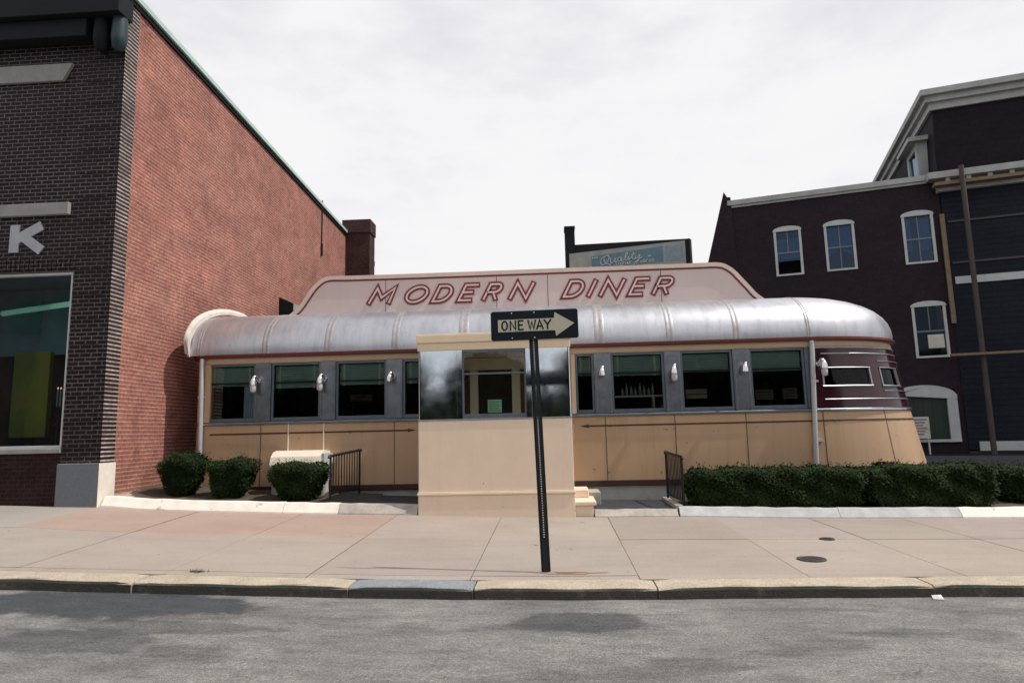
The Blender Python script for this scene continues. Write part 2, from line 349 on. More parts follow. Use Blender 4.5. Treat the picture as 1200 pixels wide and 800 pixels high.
def interp(tab, x):
    if x <= tab[0][0]: return tab[0][1]
    for i in range(len(tab)-1):
        (x0, y0), (x1, y1) = tab[i], tab[i+1]
        if x <= x1:
            def sl(j):
                j0, j1 = max(j-1, 0), min(j+1, len(tab)-1); return (tab[j1][1]-tab[j0][1])/(tab[j1][0]-tab[j0][0])
            t = (x-x0)/(x1-x0); h = x1-x0; m0, m1 = sl(i)*h, sl(i+1)*h
            return (2*t**3-3*t*t+1)*y0 + (t**3-2*t*t+t)*m0 + (-2*t**3+3*t*t)*y1 + (t**3-t*t)*m1
    return tab[-1][1]
def frange(a, b, st):
    n = max(1, round((b-a)/st)); return [a+(b-a)*i/n for i in range(n+1)]

# ------------------------------------------------------------------ ground
YK, YKB, YB = 6.62, 6.93, 11.0
KT = [(-40, .5), (-14, .30), (-8, .19), (-5.4, .12), (-3.5, .065), (-2, .02), (0, -.008), (4, -.008), (14, -.05), (40, -.1)]
BK = [(-40, .75), (-14, .62), (-8.5, .455), (-7.4, .425), (-6.8, .36), (-4.5, .245), (-2.3, .16), (.3, .092), (2, .072), (4, .02), (6.8, -.015), (14, -.08), (40, -.15)]
kt = lambda x: interp(KT, x)
bk = lambda x: interp(BK, x)
def walkz(x, y): return kt(x) + (bk(x)-kt(x))*(y-YKB)/(YB-YKB)
XS = [-300, -120, -60] + frange(-40, -14, 2) + frange(-13.5, 14, .5) + frange(16, 40, 3) + [60, 120, 300]
# road
mb = MB(); ys = [YK+.02] + frange(6.3, -7, .7); rings = []
for y in ys: rings.append([Vector((x, y, kt(x)-.118 + .10*(1-((y+.2)/6.9)**2)*.6)) for x in XS])
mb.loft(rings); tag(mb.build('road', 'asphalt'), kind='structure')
mb = MB(); mb.loft([[Vector((x, -6.9, kt(x)+.02)) for x in XS], [Vector((x, -11.5, kt(x)+.1)) for x in XS], [Vector((x, -300, kt(x)+.1)) for x in XS]])
tag(mb.build('far_pavement', 'paving'), kind='structure')
# kerb stones
def kerb_stone(x0, x1, mi, mb):
    prof = [(YK-.004, -.2), (YK-.002, -.035), (YK+.009, -.012), (YK+.035, 0), (YKB-.006, .004), (YKB-.004, -.2)]
    xs = frange(x0+.008, x1-.008, .18); rg = []
    ph = rnd.random()*9
    for i, x in enumerate(xs):
        e = .012 if i in (0, len(xs)-1) else 0
        w = .007*math.sin(x*2.3+ph) + .005*math.sin(x*7+ph) + rnd.uniform(-.003, .003)
        rg.append([Vector((x, y + (w if j < 3 else 0), kt(x)+z - (e if 2 <= j <= 4 else 0) + (.4*w if j in (2, 3) else 0))) for j, (y, z) in enumerate(prof)])
    mb.loft(rg, mi, False); n = len(prof)
    mb.add(rg[0], [list(range(n))], mi); mb.add(rg[-1], [list(range(n))[::-1]], mi)
kj = [at(p, 690, YK).x for p in (155, 408, 555, 771, 1095)]
kj = [-40, -30, -20, -14, -10.2, -7.3] + kj + [kj[-1]+2.4, kj[-1]+5, kj[-1]+9, 20, 30, 40]
mb = MB()
for i in range(len(kj)-1):
    kerb_stone(kj[i], kj[i+1], 1 if abs(kj[i]-at(408, 690, YK).x) < .01 else 0, mb)
mb.loft([[Vector((x, YK+.03, kt(x)-.03)) for x in XS], [Vector((x, YKB+.02, kt(x)-.02)) for x in XS]], 2)
tag(mb.build('kerb', ['kerb', 'kerbblue', 'joint']), kind='structure')
# sidewalk slabs
back = [at(p, y, YB).x for p, y in ((222, 598), (337, 600), (443, 605), (572, 605), (697, 607), (820, 608), (940, 608), (1053, 608))]
front = [at(p, y, YKB+.1).x for p, y in ((163, 672), (230, 667), (398, 673), (577, 668), (773, 673), (970, 672), (1140, 673), (1300, 673))]
front[0] = front[1]-1.75; jx = [(a+b)/2 for a, b in zip(back, front)]
stp = 1.73
left = [jx[0]-stp*k for k in range(18, 0, -1)]; right = [jx[-1]+stp*k for k in range(1, 18)]
jx = left + jx + right
yl = [YKB+.006, YKB+.17, 9.05, YB+.02]
mb = MB(); tints = []
for i in range(len(jx)-1):
    for j in range(3):
        x0, x1, y0, y1 = jx[i]+.0035, jx[i+1]-.0035, yl[j]+.003, yl[j+1]-.003
        if j == 0 and i % 2: pass
        t = rnd.uniform(.93, 1.05); tr = (t, t*rnd.uniform(.98, 1.01), t*rnd.uniform(.97, 1.02))
        xm = (x0+x1)/2
        if j == 2 and -8.2 < xm < -2.2: tr = (1.08, .93, .89)
        if j == 2 and xm < -8.2: tr = (.98, 1.03, 1.05)
        xs = frange(x0, x1, .35); yy = frange(y0, y1, .4); b0 = len(mb.v)
        dz = rnd.uniform(-.002, .003)
        mb.loft([[Vector((x, y, walkz(x, y)+dz)) for x in xs] for y in yy], 0, False)
        for (a, b) in ((0, 0),): pass
        edge = [Vector((x, y0, walkz(x, y0)+dz)) for x in xs]
        mb.loft([[e-Vector((0, 0, .05)) for e in edge], edge], 0, False)
        tints += [tr]*(len(mb.v)-b0)
b0 = len(mb.v)
mb.loft([[Vector((x, y, walkz(x, y)-.014)) for x in XS if -36 < x < 36] for y in (YKB-.01, 9, YB+.03)], 1)
tints += [(1, 1, 1)]*(len(mb.v)-b0)
o = mb.build('sidewalk', ['paving', 'joint']); tag(o, kind='structure')
ca = o.data.color_attributes.new('tint', 'FLOAT_COLOR', 'POINT')
for i, t in enumerate(tints): ca.data[i].color = (*t, 1)
# grass tuft in a joint, rust stain by the post
# rear ground (parking lot) reaching the horizon
mb = MB(); rings = []
for y, f in ((YB-.01, 0), (11.3, .1), (13, .3), (15, .7), (17, 1), (30, 1), (80, 1), (300, 1), (900, 1)):
    rings.append([Vector((x if y < 300 else x*3, y, (bk(x)-.03)*(1-f) + f*.55)) for x in XS])
M['lot'] = paint('lot_asphalt', (.026, .028, .035), 1., var=.4, nscale=2, bmp=.3, bscale=60, spec=.05)
mb.loft(rings); tag(mb.build('ground', 'lot'), kind='structure')

# ------------------------------------------------------------------ planting beds, edging, walks
def strip(x0, x1, y0, y1, zf, name, mat, bev=.0):
    mb = MB(); xs = frange(x0, x1, .3)
    mb.loft([[Vector((x, y0, zf(x)-.3)) for x in xs], [Vector((x, y0, zf(x))) for x in xs], [Vector((x, y1, zf(x))) for x in xs], [Vector((x, y1, zf(x)-.3)) for x in xs]], 0, False)
    return mb.build(name, mat, None)
# soil
mb = MB(); rings = []
YE0 = lambda x: 11 - .33*max(0, min(1, (-x-2.3)/5.26))       # the edging runs slightly askew, out to the shopfront
for f in frange(0, 1, .08):
    row = []
    for x in frange(-7.75, -3.3, .12):
        y = (YE0(x)+.12)*(1-f) + 12.62*f; row.append(Vector((x, y, max(bk(x), walkz(x, y))+.085 + .02*(y-11.1) + rnd.uniform(-.012, .018))))
    rings.append(row)
mb.loft(rings); tag(mb.build('soil_bed', 'soil'), kind='structure')
mb = MB(); rings = []
for y in frange(11.12, 13.2, .15):
    rings.append([Vector((x, y, bk(x)+.09 + .03*(y-11.1) + rnd.uniform(-.012, .018))) for x in frange(2.12, 8.6, .15)])
mb.loft(rings); tag(mb.build('shrub_bed', 'soil'), kind='structure')
def edging(x0, x1, h, name, mats, label, joints=(), mati=None, y0=11.0, w=.2):
    cuts = [x0] + list(joints) + [x1]; mb = MB()
    prof = [(y0-.01, -.06), (y0+.0, h*.12), (y0+.07, h*.74), (y0+.09, h*.93), (y0+.105, h), (y0+w-.015, h), (y0+w, h-.02), (y0+w, -.1)]
    for k in range(len(cuts)-1):
        xs = frange(cuts[k]+.004, cuts[k+1]-.004, .16); rg = []
        for i, x in enumerate(xs):
            q = rnd.uniform(-.006, .006)
            dy = YE0(x)-11 if x < -2.2 else 0
            zz = walkz(x, 11+dy)
            rg.append([Vector((x, y+dy+q*.6, zz+z + (q if 1 < j < 6 else 0))) for j, (y, z) in enumerate(prof)])
        mi = mati[k] if mati else 0
        mb.loft(rg, mi, False); n = len(prof); mb.add(rg[0], [list(range(n))], mi); mb.add(rg[-1], [list(range(n))[::-1]], mi)
    return single(mb, name, mats, label, 'edging', base=((x0+x1)/2, y0+.1, bk((x0+x1)/2)))
EL0, EL1 = -7.56, -2.31
edging(EL0, EL1, .165, 'bed_edging', ['white', 'greycurb'], 'long white-painted concrete edging in front of the three rounded bushes',
       [at(335, 597, 11).x, at(398, 597, 11).x], [0, 0, 1])
edging(at(797, 600, 11).x, 9.5, .15, 'bed_edging', ['whitegrey', 'white'], 'worn whitewashed edging along the foot of the long hedge',
       [at(985, 600, 11).x, at(1128, 600, 11).x], [0, 0, 1])
edging(at(697, 600, 11).x, at(795.5, 600, 11).x, .115, 'walk_edging', ['greycurb'], 'short cracked grey edging beside the vestibule step', w=.12)
# dark walks either side of the vestibule
strip(-4.0, -2.31, 11.2, 12.59, lambda x: bk(x)+.15, 'entry_path', 'slate'); tag(bpy.data.objects['entry_path'], kind='structure')
o = strip(.34, 2.1, 11.115, 12.59, lambda x: bk(x)+.105, 'side_path', 'slate'); tag(o, kind='structure')
mb = MB(); mb.box(.3, .78, 11.9, 12.58, .1, .40)
single(mb, 'concrete_block', 'greycurb', 'low grey concrete block behind the cream step, against the diner base', 'block', bevel=.01)
mb = MB(); mb.box(1.95, 2.06, 11.15, 12.55, .05, .235)
single(mb, 'walk_border', 'greycurb', 'narrow concrete border beside the dark walk and right railing', 'edging')
# steps
mb = MB()
mb.box(.30, .60, 11.05, 11.9, .0, .27); mb.box(.292, .645, 11.005, 11.9, .272, .335)
mb.box(.296, .56, 11.62, 12.3, .34, .47)
single(mb, 'entry_step', 'cream', 'small cream concrete step against the right side of the vestibule', 'step', bevel=.012)

# ------------------------------------------------------------------ diner
YD = 12.6; XN = 4.85; XL = -7.22; YC = 14.1
DIN = thing('diner', (-.2, 14.1, .25), 'long streamlined cream and maroon diner with rounded metal roof', 'diner')
def An(z): return 2.62 - (z-.62)*.2147
def plan(z, off=0., B=1.5, A=None, n=26, full=True):
    A = An(z) if A is None else A; pts = []
    rc = .42
    for k in range(9):
        t = math.pi*.5*k/8
        pts.append((XL+rc - (rc+off)*math.cos(t), YD+rc - (rc+off)*math.sin(t)))
    for x in frange(XL+rc, XN, .5)[1:]: pts.append((x, YC-B-off))
    for k in range(1, n+1):
        t = math.pi*k/n; pts.append((XN + (A+off)*math.sin(t), YC - (B+off)*math.cos(t)))
    pts.append((XL, YC+B+off)); return [Vector((x, y, z)) for x, y in pts]
def band(zs, offs, name, mat, B=1.5, cap=False, smooth=True, parent=DIN, Af=None):
    mb = MB(); mb.loft([plan(z, o, B, Af(z) if Af else None) for z, o in zip(zs, offs)], 0, smooth)
    return mb.build(name, mat, parent)
# foundation and lower body
mb = MB(); mb.loft([plan(z, -.06) for z in (-.05, .47)], 0, True); mb.build('foundation', 'concrete', DIN)
mb = MB(); mb.loft([plan(z, o) for z, o in ((.44, -.03), (.455, .012), (.545, .012), (.55, 0))], 0, False); mb.build('base_band', 'brownband', DIN)
mb = MB(); mb.loft([plan(z) for z in (.55, .9, 1.3, 1.735)], 0, True)
ZT = 1.735
def on_plan(px, py, z0=None):                       # point of the lower body's curved front under a picture point
    best = None
    for i in range(900):
        t = i/900*math.pi*.5
        for zz in (1.75,) if z0 is None else (z0,):
            X, Y = XN+An(zz)*math.sin(t), YC-1.5*math.cos(t)
            d = Vector((X, Y, zz))-CP
            u_ = 600+F_PX*d.dot(rt)/d.dot(fw)
            if best is None or abs(u_-px) < best[0]: best = (abs(u_-px), t)
    return best[1]
def nose_pt(t, z, off=0., B=1.5): return Vector((XN+(An(z)+off)*math.sin(t), YC-(B+off)*math.cos(t), z))
def seam_at(x): mb.box(x-.007, x+.007, YD-.005, YD+.02, .46, ZT, 1 if x not in steel else 2)
steel = set()
sx = [at(p, 530, YD).x for p in (305, 462, 711, 793, 877)]
for x in sx: seam_at(x)
t_n = on_plan(1042, 510, 1.3); t_m = on_plan(1083, 545, .7)
for tt, z0, z1 in ((t_n, .46, ZT), (t_m, .55, .95)):
    rg = [[nose_pt(tt+da, z, .004) for z in frange(z0, z1, .1)] for da in (-.003, .003)]
    mb.loft(rg, 1, False)
tP = .06
rg = [[nose_pt(tP+da, z, .004) for z in frange(.46, ZT, .1)] for da in (-.004, .004)]; mb.loft(rg, 1, False)
mb.build('wall_panel', ['tan', 'seam', 'steelseam'], DIN)
# pinstripe with arrow ends
mb = MB(); zst = 1.565
def arrow_tip(x, d): mb.prism([(x, YD-.008, zst-.032), (x+d*.16, YD-.008, zst), (x, YD-.008, zst+.032)] if d > 0 else [(x, YD-.008, zst+.032), (x+d*.16, YD-.008, zst), (x, YD-.008, zst-.032)], (0, .006, 0))
xa = at(478, 505, YD).x; mb.box(XL+.45, xa, YD-.007, YD+.002, zst-.014, zst+.014); arrow_tip(xa, 1)
mb.build('pinstripe', 'brownband', DIN); mb = MB()
xb = at(690, 500, YD).x; mb.box(xb, XN, YD-.007, YD+.002, zst-.014, zst+.014); arrow_tip(xb, -1)
mb.loft([[nose_pt(t, z, .007) for t in frange(0, math.pi, .06)] for z in (zst-.014, zst+.014)], 0, True)
mb.build('pinstripe', 'brownband', DIN)
# sill rail
mb = MB(); mb.loft([plan(z, o) for z, o in ((1.735, 0), (1.737, .022), (1.775, .026), (1.79, .012), (1.80, -.06))], 0, False); mb.build('sill_rail', 'darkframe', DIN)
mb = MB(); mb.loft([plan(z, o) for z, o in ((1.748, .027), (1.752, .036), (1.766, .036), (1.770, .027))], 0, False); mb.build('sill_moulding', 'chrome', DIN)
# fascia, drip rail
mb = MB(); mb.loft([plan(z, o) for z, o in ((2.945, -.08), (2.95, .004), (3.08, .004))], 0, True); mb.build('fascia', 'creamtrim', DIN)
AR = lambda z: 2.10
mb = MB(); mb.loft([plan(z, o) for z, o in ((3.055, -.05), (3.06, .085), (3.088, .10), (3.128, .10), (3.135, .08))], 0, False)
mb.build('drip_rail', 'maroon', DIN)
# roof
PR = [(1.0, 3.12), (1.006, 3.22), (.998, 3.34), (.975, 3.47), (.935, 3.60), (.875, 3.72), (.79, 3.83), (.68, 3.93), (.55, 4.01), (.40, 4.07), (.2, 4.115), (0.02, 4.13)]
BR = 1.585; ARF = 2.14
def roof_ring(q, z, n=30):
    pts = [Vector((XL-.02, YC-BR*q, z))]
    for x in frange(XL, XN, .4)[1:]: pts.append(Vector((x, YC-BR*q, z)))
    qa = q**1.0
    for k in range(1, n+1):
        t = math.pi*k/n; pts.append(Vector((XN+ARF*qa*math.sin(t), YC-BR*q*math.cos(t), z)))
    for x in frange(XN, XL, .4)[1:]: pts.append(Vector((x, YC+BR*q, z)))
    return pts
mb = MB(); mb.loft([roof_ring(q, z) for q, z in PR], 0, True)
mb.add([Vector((XL-.02, YC-BR*q, z)) for q, z in PR]+[Vector((XL-.02, YC+BR*q, z)) for q, z in PR[::-1]], [list(range(2*len(PR)))], 0)
mb.build('roof', 'roof', DIN)
def rib(xc, w, h, name='roof_rib'):
    mb = MB(); full = [(q, z) for q, z in PR] + [(-q, z) for q, z in PR[::-1]]
    xs = [(xc-w/2, .0), (xc-w/2+.012, h), (xc-w*.16, h), (xc-w*.10, h*.4), (xc+w*.10, h*.4), (xc+w*.16, h), (xc+w/2-.012, h), (xc+w/2, 0)]
    mb.loft([[Vector((x, YC-(BR+hh+.002)*q*1., z+(hh+.002)*(1-abs(q))*.9)) for q, z in full] for x, hh in xs], 0, True)
    return mb.build(name, 'rib', DIN)
RX = [at(p, 408, 12.5).x for p in (233, 311, 384, 463, 543, 703, 786, 865)]
for i, x in enumerate(RX): rib(x, .09 if i == 0 else (.19 if i in (4, 5) else .14), .005)
rib(XN-.02, .08, .012)
# end flashing between roof and neighbour's wall
mb = MB(); prof = [(12.47, 3.16), (12.44, 3.25), (12.40, 3.42), (12.46, 3.62), (12.71, 3.9), (13.15, 4.13), (13.7, 4.29), (14.3, 4.37), (15, 4.36), (15.6, 4.1), (15.8, 3.1)]
pf = []
for i in range(len(prof)-1):
    for k in range(4):
        t = k/4; pf.append((interp([(j, p[0]) for j, p in enumerate(prof)], i+t), interp([(j, p[1]) for j, p in enumerate(prof)], i+t)))
inn = [(14.1+(y-14.1)*.94, max(3.13, z-.12)) for y, z in pf]
x0f, x1f = XL-.055, XL+.03
mb.loft([[Vector((x0f, y, z)) for y, z in pf], [Vector((XL-.03, y, z+.008)) for y, z in pf], [Vector((x1f, y, z-.06)) for y, z in pf], [Vector((x1f, y, z)) for y, z in inn], [Vector((x0f, y, z)) for y, z in inn]], 0, False)
mb.build('roof_flashing', 'flash', DIN)
# roof sign
YP = 13.5
op = [(339.5, 369.7), (350, 361), (358.5, 349), (366, 338), (374, 330), (382, 325.6), (392, 324.2), (416, 323.2), (520, 320.4), (662, 315), (810, 309.8), (832, 308.6), (839.6, 308.5), (846.7, 309.4), (853.7, 312.5), (861, 317.7), (869, 326), (878, 335.4), (886, 344), (895, 350.5)]
OP = [at(x, y, YP) for x, y in op]
for p in OP[7:12]: p.z = p.z*.3 + .7*sum(q.z for q in OP[7:12])/5
poly = [Vector((OP[0].x, YP, 3.9))] + OP + [Vector((OP[-1].x, YP, 3.9))]
mb = MB(); mb.prism(poly, (0, .12, 0))
for px in (452, 582, 642, 775):
    p = at(px, 340, YP); mb.box(p.x-.006, p.x+.006, YP-.003, YP+.01, 4.0, OP[9].z-.10, 1)
SG = mb.build('roof_sign', ['signpanel', 'seam'], DIN)
def offset_line(P, d):
    out = []
    for i, p in enumerate(P):
        t = (P[min(i+1, len(P)-1)]-P[max(i-1, 0)]); n = Vector((t.z, 0, -t.x)).normalized(); out.append(p+n*d)
    return out
def ribbon(P, d0, d1, y0, y1, mb, mi=0):
    a, b = offset_line(P, d0), offset_line(P, d1)
    f = lambda L, y: [Vector((p.x, y, p.z)) for p in L]
    mb.loft([f(a, y1), f(a, y0), f(b, y0), f(b, y1)], mi, False)
dense = []
for i in range(len(OP)-1):
    for k in range(4):
        t = k/4; dense.append(Vector((interp([(j, p.x) for j, p in enumerate(OP)], i+t), YP, interp([(j, p.z) for j, p in enumerate(OP)], i+t))))
dense.append(OP[-1])
mb = MB(); ribbon(dense, -.012, .072, YP-.03, YP+.14, mb); mb.build('sign_edging', 'signedge', SG)
mb = MB(); ribbon(dense, .076, .108, YP-.006, YP+.01, mb); mb.build('sign_stripe', 'signred', SG)

# stroke lettering
def ell(cx, cy, rx, ry, a0, a1, n=18): return [(cx+rx*math.cos(R(a0+(a1-a0)*i/n)), cy+ry*math.sin(R(a0+(a1-a0)*i/n))) for i in range(n+1)]
GL = {
 'M': [[(0, 0), (.06, 1), (.5, .36), (.94, 1), (1, 0)]],
 'O': [ell(.5, .5, .5, .5, 90, 450, 40)],
 'D': [[(0, 0), (0, 1), (.42, 1)] + ell(.42, .5, .58, .5, 90, -90, 16)[1:-1] + [(.42, 0), (0, 0)]],
 'E': [[(1, 1), (0, 1), (0, 0), (1, 0)], [(0, .53), (.82, .53)]],
 'R': [[(0, 0), (0, 1), (.66, 1)] + ell(.66, .74, .34, .26, 90, -90, 10)[1:-1] + [(.66, .48), (0, .48)], [(.52, .48), (1.0, 0)]],
 'N': [[(0, 0), (0.02, 1), (.98, 0), (1, 1)]],
 'I': [[(0, 0), (0, 1)]],
 'W': [[(0, 1), (.25, 0), (.5, .85), (.75, 0), (1, 1)]],
 'A': [[(0, 0), (.5, 1), (1, 0)], [(.2, .3), (.8, .3)]],
 'Y': [[(0, 1), (.5, .48), (1, 1)], [(.5, .48), (.5, 0)]],
 'K': [[(0, 0), (0, 1)], [(.9, 1), (.05, .45)], [(.3, .6), (.95, 0)]],
 'Q': [ell(.5, .5, .5, .5, 90, 450, 24), [(.6, .25), (1.05, -.1)]],
}
def stroke(P, w, closed=False, ext=0.):
    """2-D polyline -> left/right offset lists with mitred joints"""
    P = [Vector((x, y)) for x, y in P]; n = len(P); L, Rr = [], []
    for i in range(n):
        a = P[i]-P[i-1] if (i > 0 or closed) else P[1]-P[0]
        b = P[(i+1) % n]-P[i] if (i < n-1 or closed) else P[-1]-P[-2]
        if i == 0 and closed: a = P[0]-P[-2]
        if i == n-1 and closed: b = P[1]-P[0]
        a.normalize(); b.normalize(); na, nb = Vector((-a.y, a.x)), Vector((-b.y, b.x))
        mvec = (na+nb)
        if mvec.length < 1e-4: mvec = na
        mvec.normalize(); k = min(1/max(mvec.dot(na), .25), 2.2)
        q = P[i].copy()
        if not closed and i == 0: q -= a*ext
        if not closed and i == n-1: q += b*ext
        L.append(q+mvec*w/2*k); Rr.append(q-mvec*w/2*k)
    return L, Rr
def letters(seq, place, w, h, shear, mb, y, mi=0, thick=.004, ext=0., dy=.0006):
    cnt = 0
    for ch, x0, wd in seq:
        for st in GL[ch]:
            P = [(x0 + px*wd + shear*py*h, py*h) for px, py in st]
            cl = (P[0][0]-P[-1][0])**2 + (P[0][1]-P[-1][1])**2 < 1e-9
            L, Rr = stroke(P, w, cl, ext); yy = y - dy*(cnt % 4); cnt += 1
            ring = lambda Q, d: [place(q.x, q.y, d) for q in Q]
            mb.loft([ring(L, yy+thick), ring(L, yy), ring(Rr, yy), ring(Rr, yy+thick)], mi, False)
            if not cl:
                for e in (0, -1): mb.add([place(L[e].x, L[e].y, yy), place(Rr[e].x, Rr[e].y, yy), place(Rr[e].x, Rr[e].y, yy+thick), place(L[e].x, L[e].y, yy+thick)], [(0, 1, 2, 3)], mi)
pu = (at(690, 345, YP).x - at(530, 345, YP).x)/160          # metres per picture unit on the sign
z_base = (at(440, 357.5, YP).z + at(790, 345.5, YP).z)/2
hh = 18.0*pu
def lx(px, py=347): return at(px, py, YP).x + 2.5*pu
SEQ = []
for ch, px0, wpx in (('M', 430, 24), ('O', 475.5, 23), ('D', 504.5, 17), ('E', 535, 14.5), ('R', 564, 14), ('N', 595, 19),
                     ('D', 658, 17), ('I', 687, 1), ('N', 701, 19), ('E', 735, 14), ('R', 763, 15)):
    SEQ.append((ch, lx(px0 - (2 if ch == 'O' else 0) + (0 if ch != 'O' else -3)), wpx*pu))
pl = lambda x, z, d: Vector((x, YP+d, z_base+2*pu+z))
for sq in (SEQ[:6], SEQ[6:]):                               # one part per painted word
    mb = MB(); letters(sq, pl, 6.3*pu, hh, .52, mb, -.016, thick=.018, ext=1.8*pu); LT = mb.build('sign_lettering', 'signred', SG)
    mb = MB(); letters(sq, pl, 2.0*pu, hh, .52, mb, -.024, thick=.006, ext=.1*pu); mb.build('letter_infill', 'signpink', LT)

# window band: openings
WZ0, WZ1 = 1.80, 2.945
wins = [(-6.92, -5.88), (-5.565, -4.57), (-4.262, -3.25), (-2.93, -1.95), (.43, .79), (1.112, 2.125), (2.43, 3.41), (3.725, 4.745)]
pil = [(-5.88, -5.565), (-4.57, -4.262), (-3.25, -2.93), (.79, 1.112), (2.125, 2.43), (3.41, 3.725)]
for a, b in pil:
    mb = MB(); mb.box(a, b, YD-.012, YD+.12, WZ0+.001, WZ1-.002)
    for x in (a+.03, b-.03): mb.box(x-.008, x+.008, YD-.02, YD-.010, WZ0+.002, WZ1-.004)
    mb.box(a+.012, b-.012, YD-.018, YD-.010, WZ1-.10, WZ1-.004)
    mb.build('pilaster', 'dullsteel', DIN, .004)
# end posts, closed part behind the vestibule, nose
mb = MB(); mb.box(-1.95, .35, YD+.02, YD+.1, WZ0+.001, WZ1-.002); mb.build('blank_panel', 'creamtrim', DIN); mb = MB(); mb.box(.352, .43, YD-.006, YD+.1, WZ0+.001, WZ1-.002)
mb.build('window_post', 'creamtrim', DIN); mb = MB(); mb.box(4.745, 4.87, YD-.004, YD+.12, WZ0+.001, WZ1-.002, 1)
mb.build('window_post', ['creamtrim', 'darkframe'], DIN)
mb = MB(); pp = plan(1.8)[:9]; pz = [[Vector((p.x, p.y, z)) for p in pp] for z in (1.8, 2.945)]; mb.loft(pz, 0, True)
mb.box(XL+.42, -6.92, YD, YD+.1, WZ0, WZ1, 0)
mb.build('corner_panel', 'tan', DIN)
zm = 2.56
def window(a, b, k):
    fr = MB(); t = .045; y0, y1 = YD+.025, YD+.085
    fr.box(a, a+t, y0, y1, WZ0, WZ1); fr.box(b-t, b, y0, y1, WZ0, WZ1)
    fr.box(a+t, b-t, y0, y1, WZ0, WZ0+.07); fr.box(a+t, b-t, y0, y1, WZ1-.045, WZ1)
    fr.box(a+t, b-t, y0+.012, y1-.01, zm-.014, zm+.014, 1)
    W = fr.build('window', ['darkframe', 'cornice'], DIN, .004)
    g = MB(); g.box(a+t, b-t, YD+.052, YD+.056, WZ0+.07, zm-.014); g.box(a+t, b-t, YD+.047, YD+.051, zm+.014, WZ1-.045)
    g.build('pane', 'glass', W)
    zb = (2.53, 2.47, 2.5, 2.5, 2.55, 2.53, 2.56, 2.54)[k]
    bl = MB(); n = 11
    for i in range(n):
        z0 = zb + (WZ1-.06-zb)*i/n; z1 = zb + (WZ1-.06-zb)*(i+1)/n
        bl.box(a+t+.012, b-t-.012, YD+.108, YD+.112, z0+.002, z1-.002)
    bl.box(a+t+.012, b-t-.012, YD+.104, YD+.118, zb-.02, zb)
    if k in (1, 2, 3, 4, 5, 0):
        for f in ((.14, .84) if b-a > .5 else (.3, .8)):
            x = a+(b-a)*f; bl.box(x-.018, x+.018, YD+.100, YD+.103, zb-.03, WZ1-.05, 1)
    bl.build('blind', ['blind', 'tape'], W)
    return W
for k, (a, b) in enumerate(wins):
    W = window(a, b, k)
    if k == 0:
        mb = MB(); xs = frange(b-.30, b-.08, .01)
        mb.loft([[Vector((x, YD+.16+.015*math.sin(i*1.3), z)) for i, x in enumerate(xs)] for z in (1.84, 2.5)], 0, True); mb.build('curtain', 'curtain', W)
# nose: maroon enamel with chrome strips and two windows
tw = [(on_plan(965, 440, 2.3), on_plan(1021, 440, 2.3)), (on_plan(1033.5, 440, 2.3), on_plan(1052.5, 440, 2.3))]
zw = (2.19, 2.55)
mb = MB()
def nose_patch(t0, t1, z0, z1, off, mi=0, mbx=None):
    (mbx or mb).loft([[nose_pt(t, z, off) for t in frange(t0, t1, .05)] for z in (z0, z1)], mi, True)
tend = math.pi
nose_patch(0.0, tend, 1.80, zw[0], 0); nose_patch(0.0, tend, zw[1], 2.946, 0)
ed = [0.0, tw[0][0], tw[0][1], tw[1][0], tw[1][1], tend]
for i in (0, 2, 4): nose_patch(ed[i], ed[i+1], zw[0], zw[1], 0)
mb.build('nose_panel', 'enamel', DIN)
for (t0, t1) in tw:
    mb = MB()
    for z0, z1 in ((zw[0]-.008, zw[0]+.028), (zw[1]-.012, zw[1]+.008)):
        rg = [[nose_pt(t, z, o) for t in frange(t0-.01, t1+.01, .05)] for z, o in ((z0, -.03), (z0, .02), (z1, .02), (z1, -.03))]; mb.loft(rg, 0, True)
    for t in (t0, t1):
        rg = [[nose_pt(t+d, z, o) for z in (zw[0], zw[1])] for d, o in ((-.007, -.03), (-.007, .012), (.007, .012), (.007, -.03))]; mb.loft(rg, 0, False)
    W = mb.build('window', 'nosetrim', DIN)
    mb = MB(); nose_patch(t0+.012, t1-.012, zw[0]+.035, zw[1]-.03, -.022); mb.build('pane', 'glassdark', W)
def chrome_strip(t0, t1, z, h, o=.022):
    mb = MB(); rg = [[nose_pt(t, zz, oo) for t in frange(t0, t1, .04)] for zz, oo in ((z-h/2, 0), (z-h*.3, o), (z+h*.3, o), (z+h/2, 0))]; mb.loft(rg, 0, True)
    n = len(rg[0]); mb.add([r_[0] for r_ in rg], [(0, 1, 2, 3)]); mb.add([r_[-1] for r_ in rg], [(3, 2, 1, 0)])
    mb.build('chrome_strip', 'nosetrim', DIN)
chrome_strip(0.02, tend, 2.93, .035)
chrome_strip(on_plan(961, 413, 2.82), tend-.3, 2.815, .032)
chrome_strip(on_plan(1027, 422, 2.66), tend-.5, 2.675, .022)
chrome_strip(on_plan(1036, 457, 2.1), tend-.5, 2.105, .022)
chrome_strip(on_plan(967, 467, 1.95), tend-.3, 1.955, .032)
# downpipes
def pipe(px0, py0, px1, py1, name='downpipe'):
    a, b = at(px0, py0, YD-.06), at(px1, py1, YD-.06); mb = MB()
    a.z = 3.06; mb.tube([(a.x, YD-.05, a.z), (a.x, YD-.055, 2.95), (b.x, YD-.05, .62), (b.x, YD-.05, .2)], .045, 0, 12)
    for z in (2.3, 1.2): mb.box(a.x-.062, a.x+.062, YD-.06, YD, z-.02, z+.02)
    return mb.build(name, 'pipepaint', DIN)
M['pipepaint'] = paint('downpipe_paint', (.50, .51, .53), .4, .2, var=.2, nscale=3, streak=.2)
pipe(237, 420, 233, 560); pipe(951, 398, 957, 548)
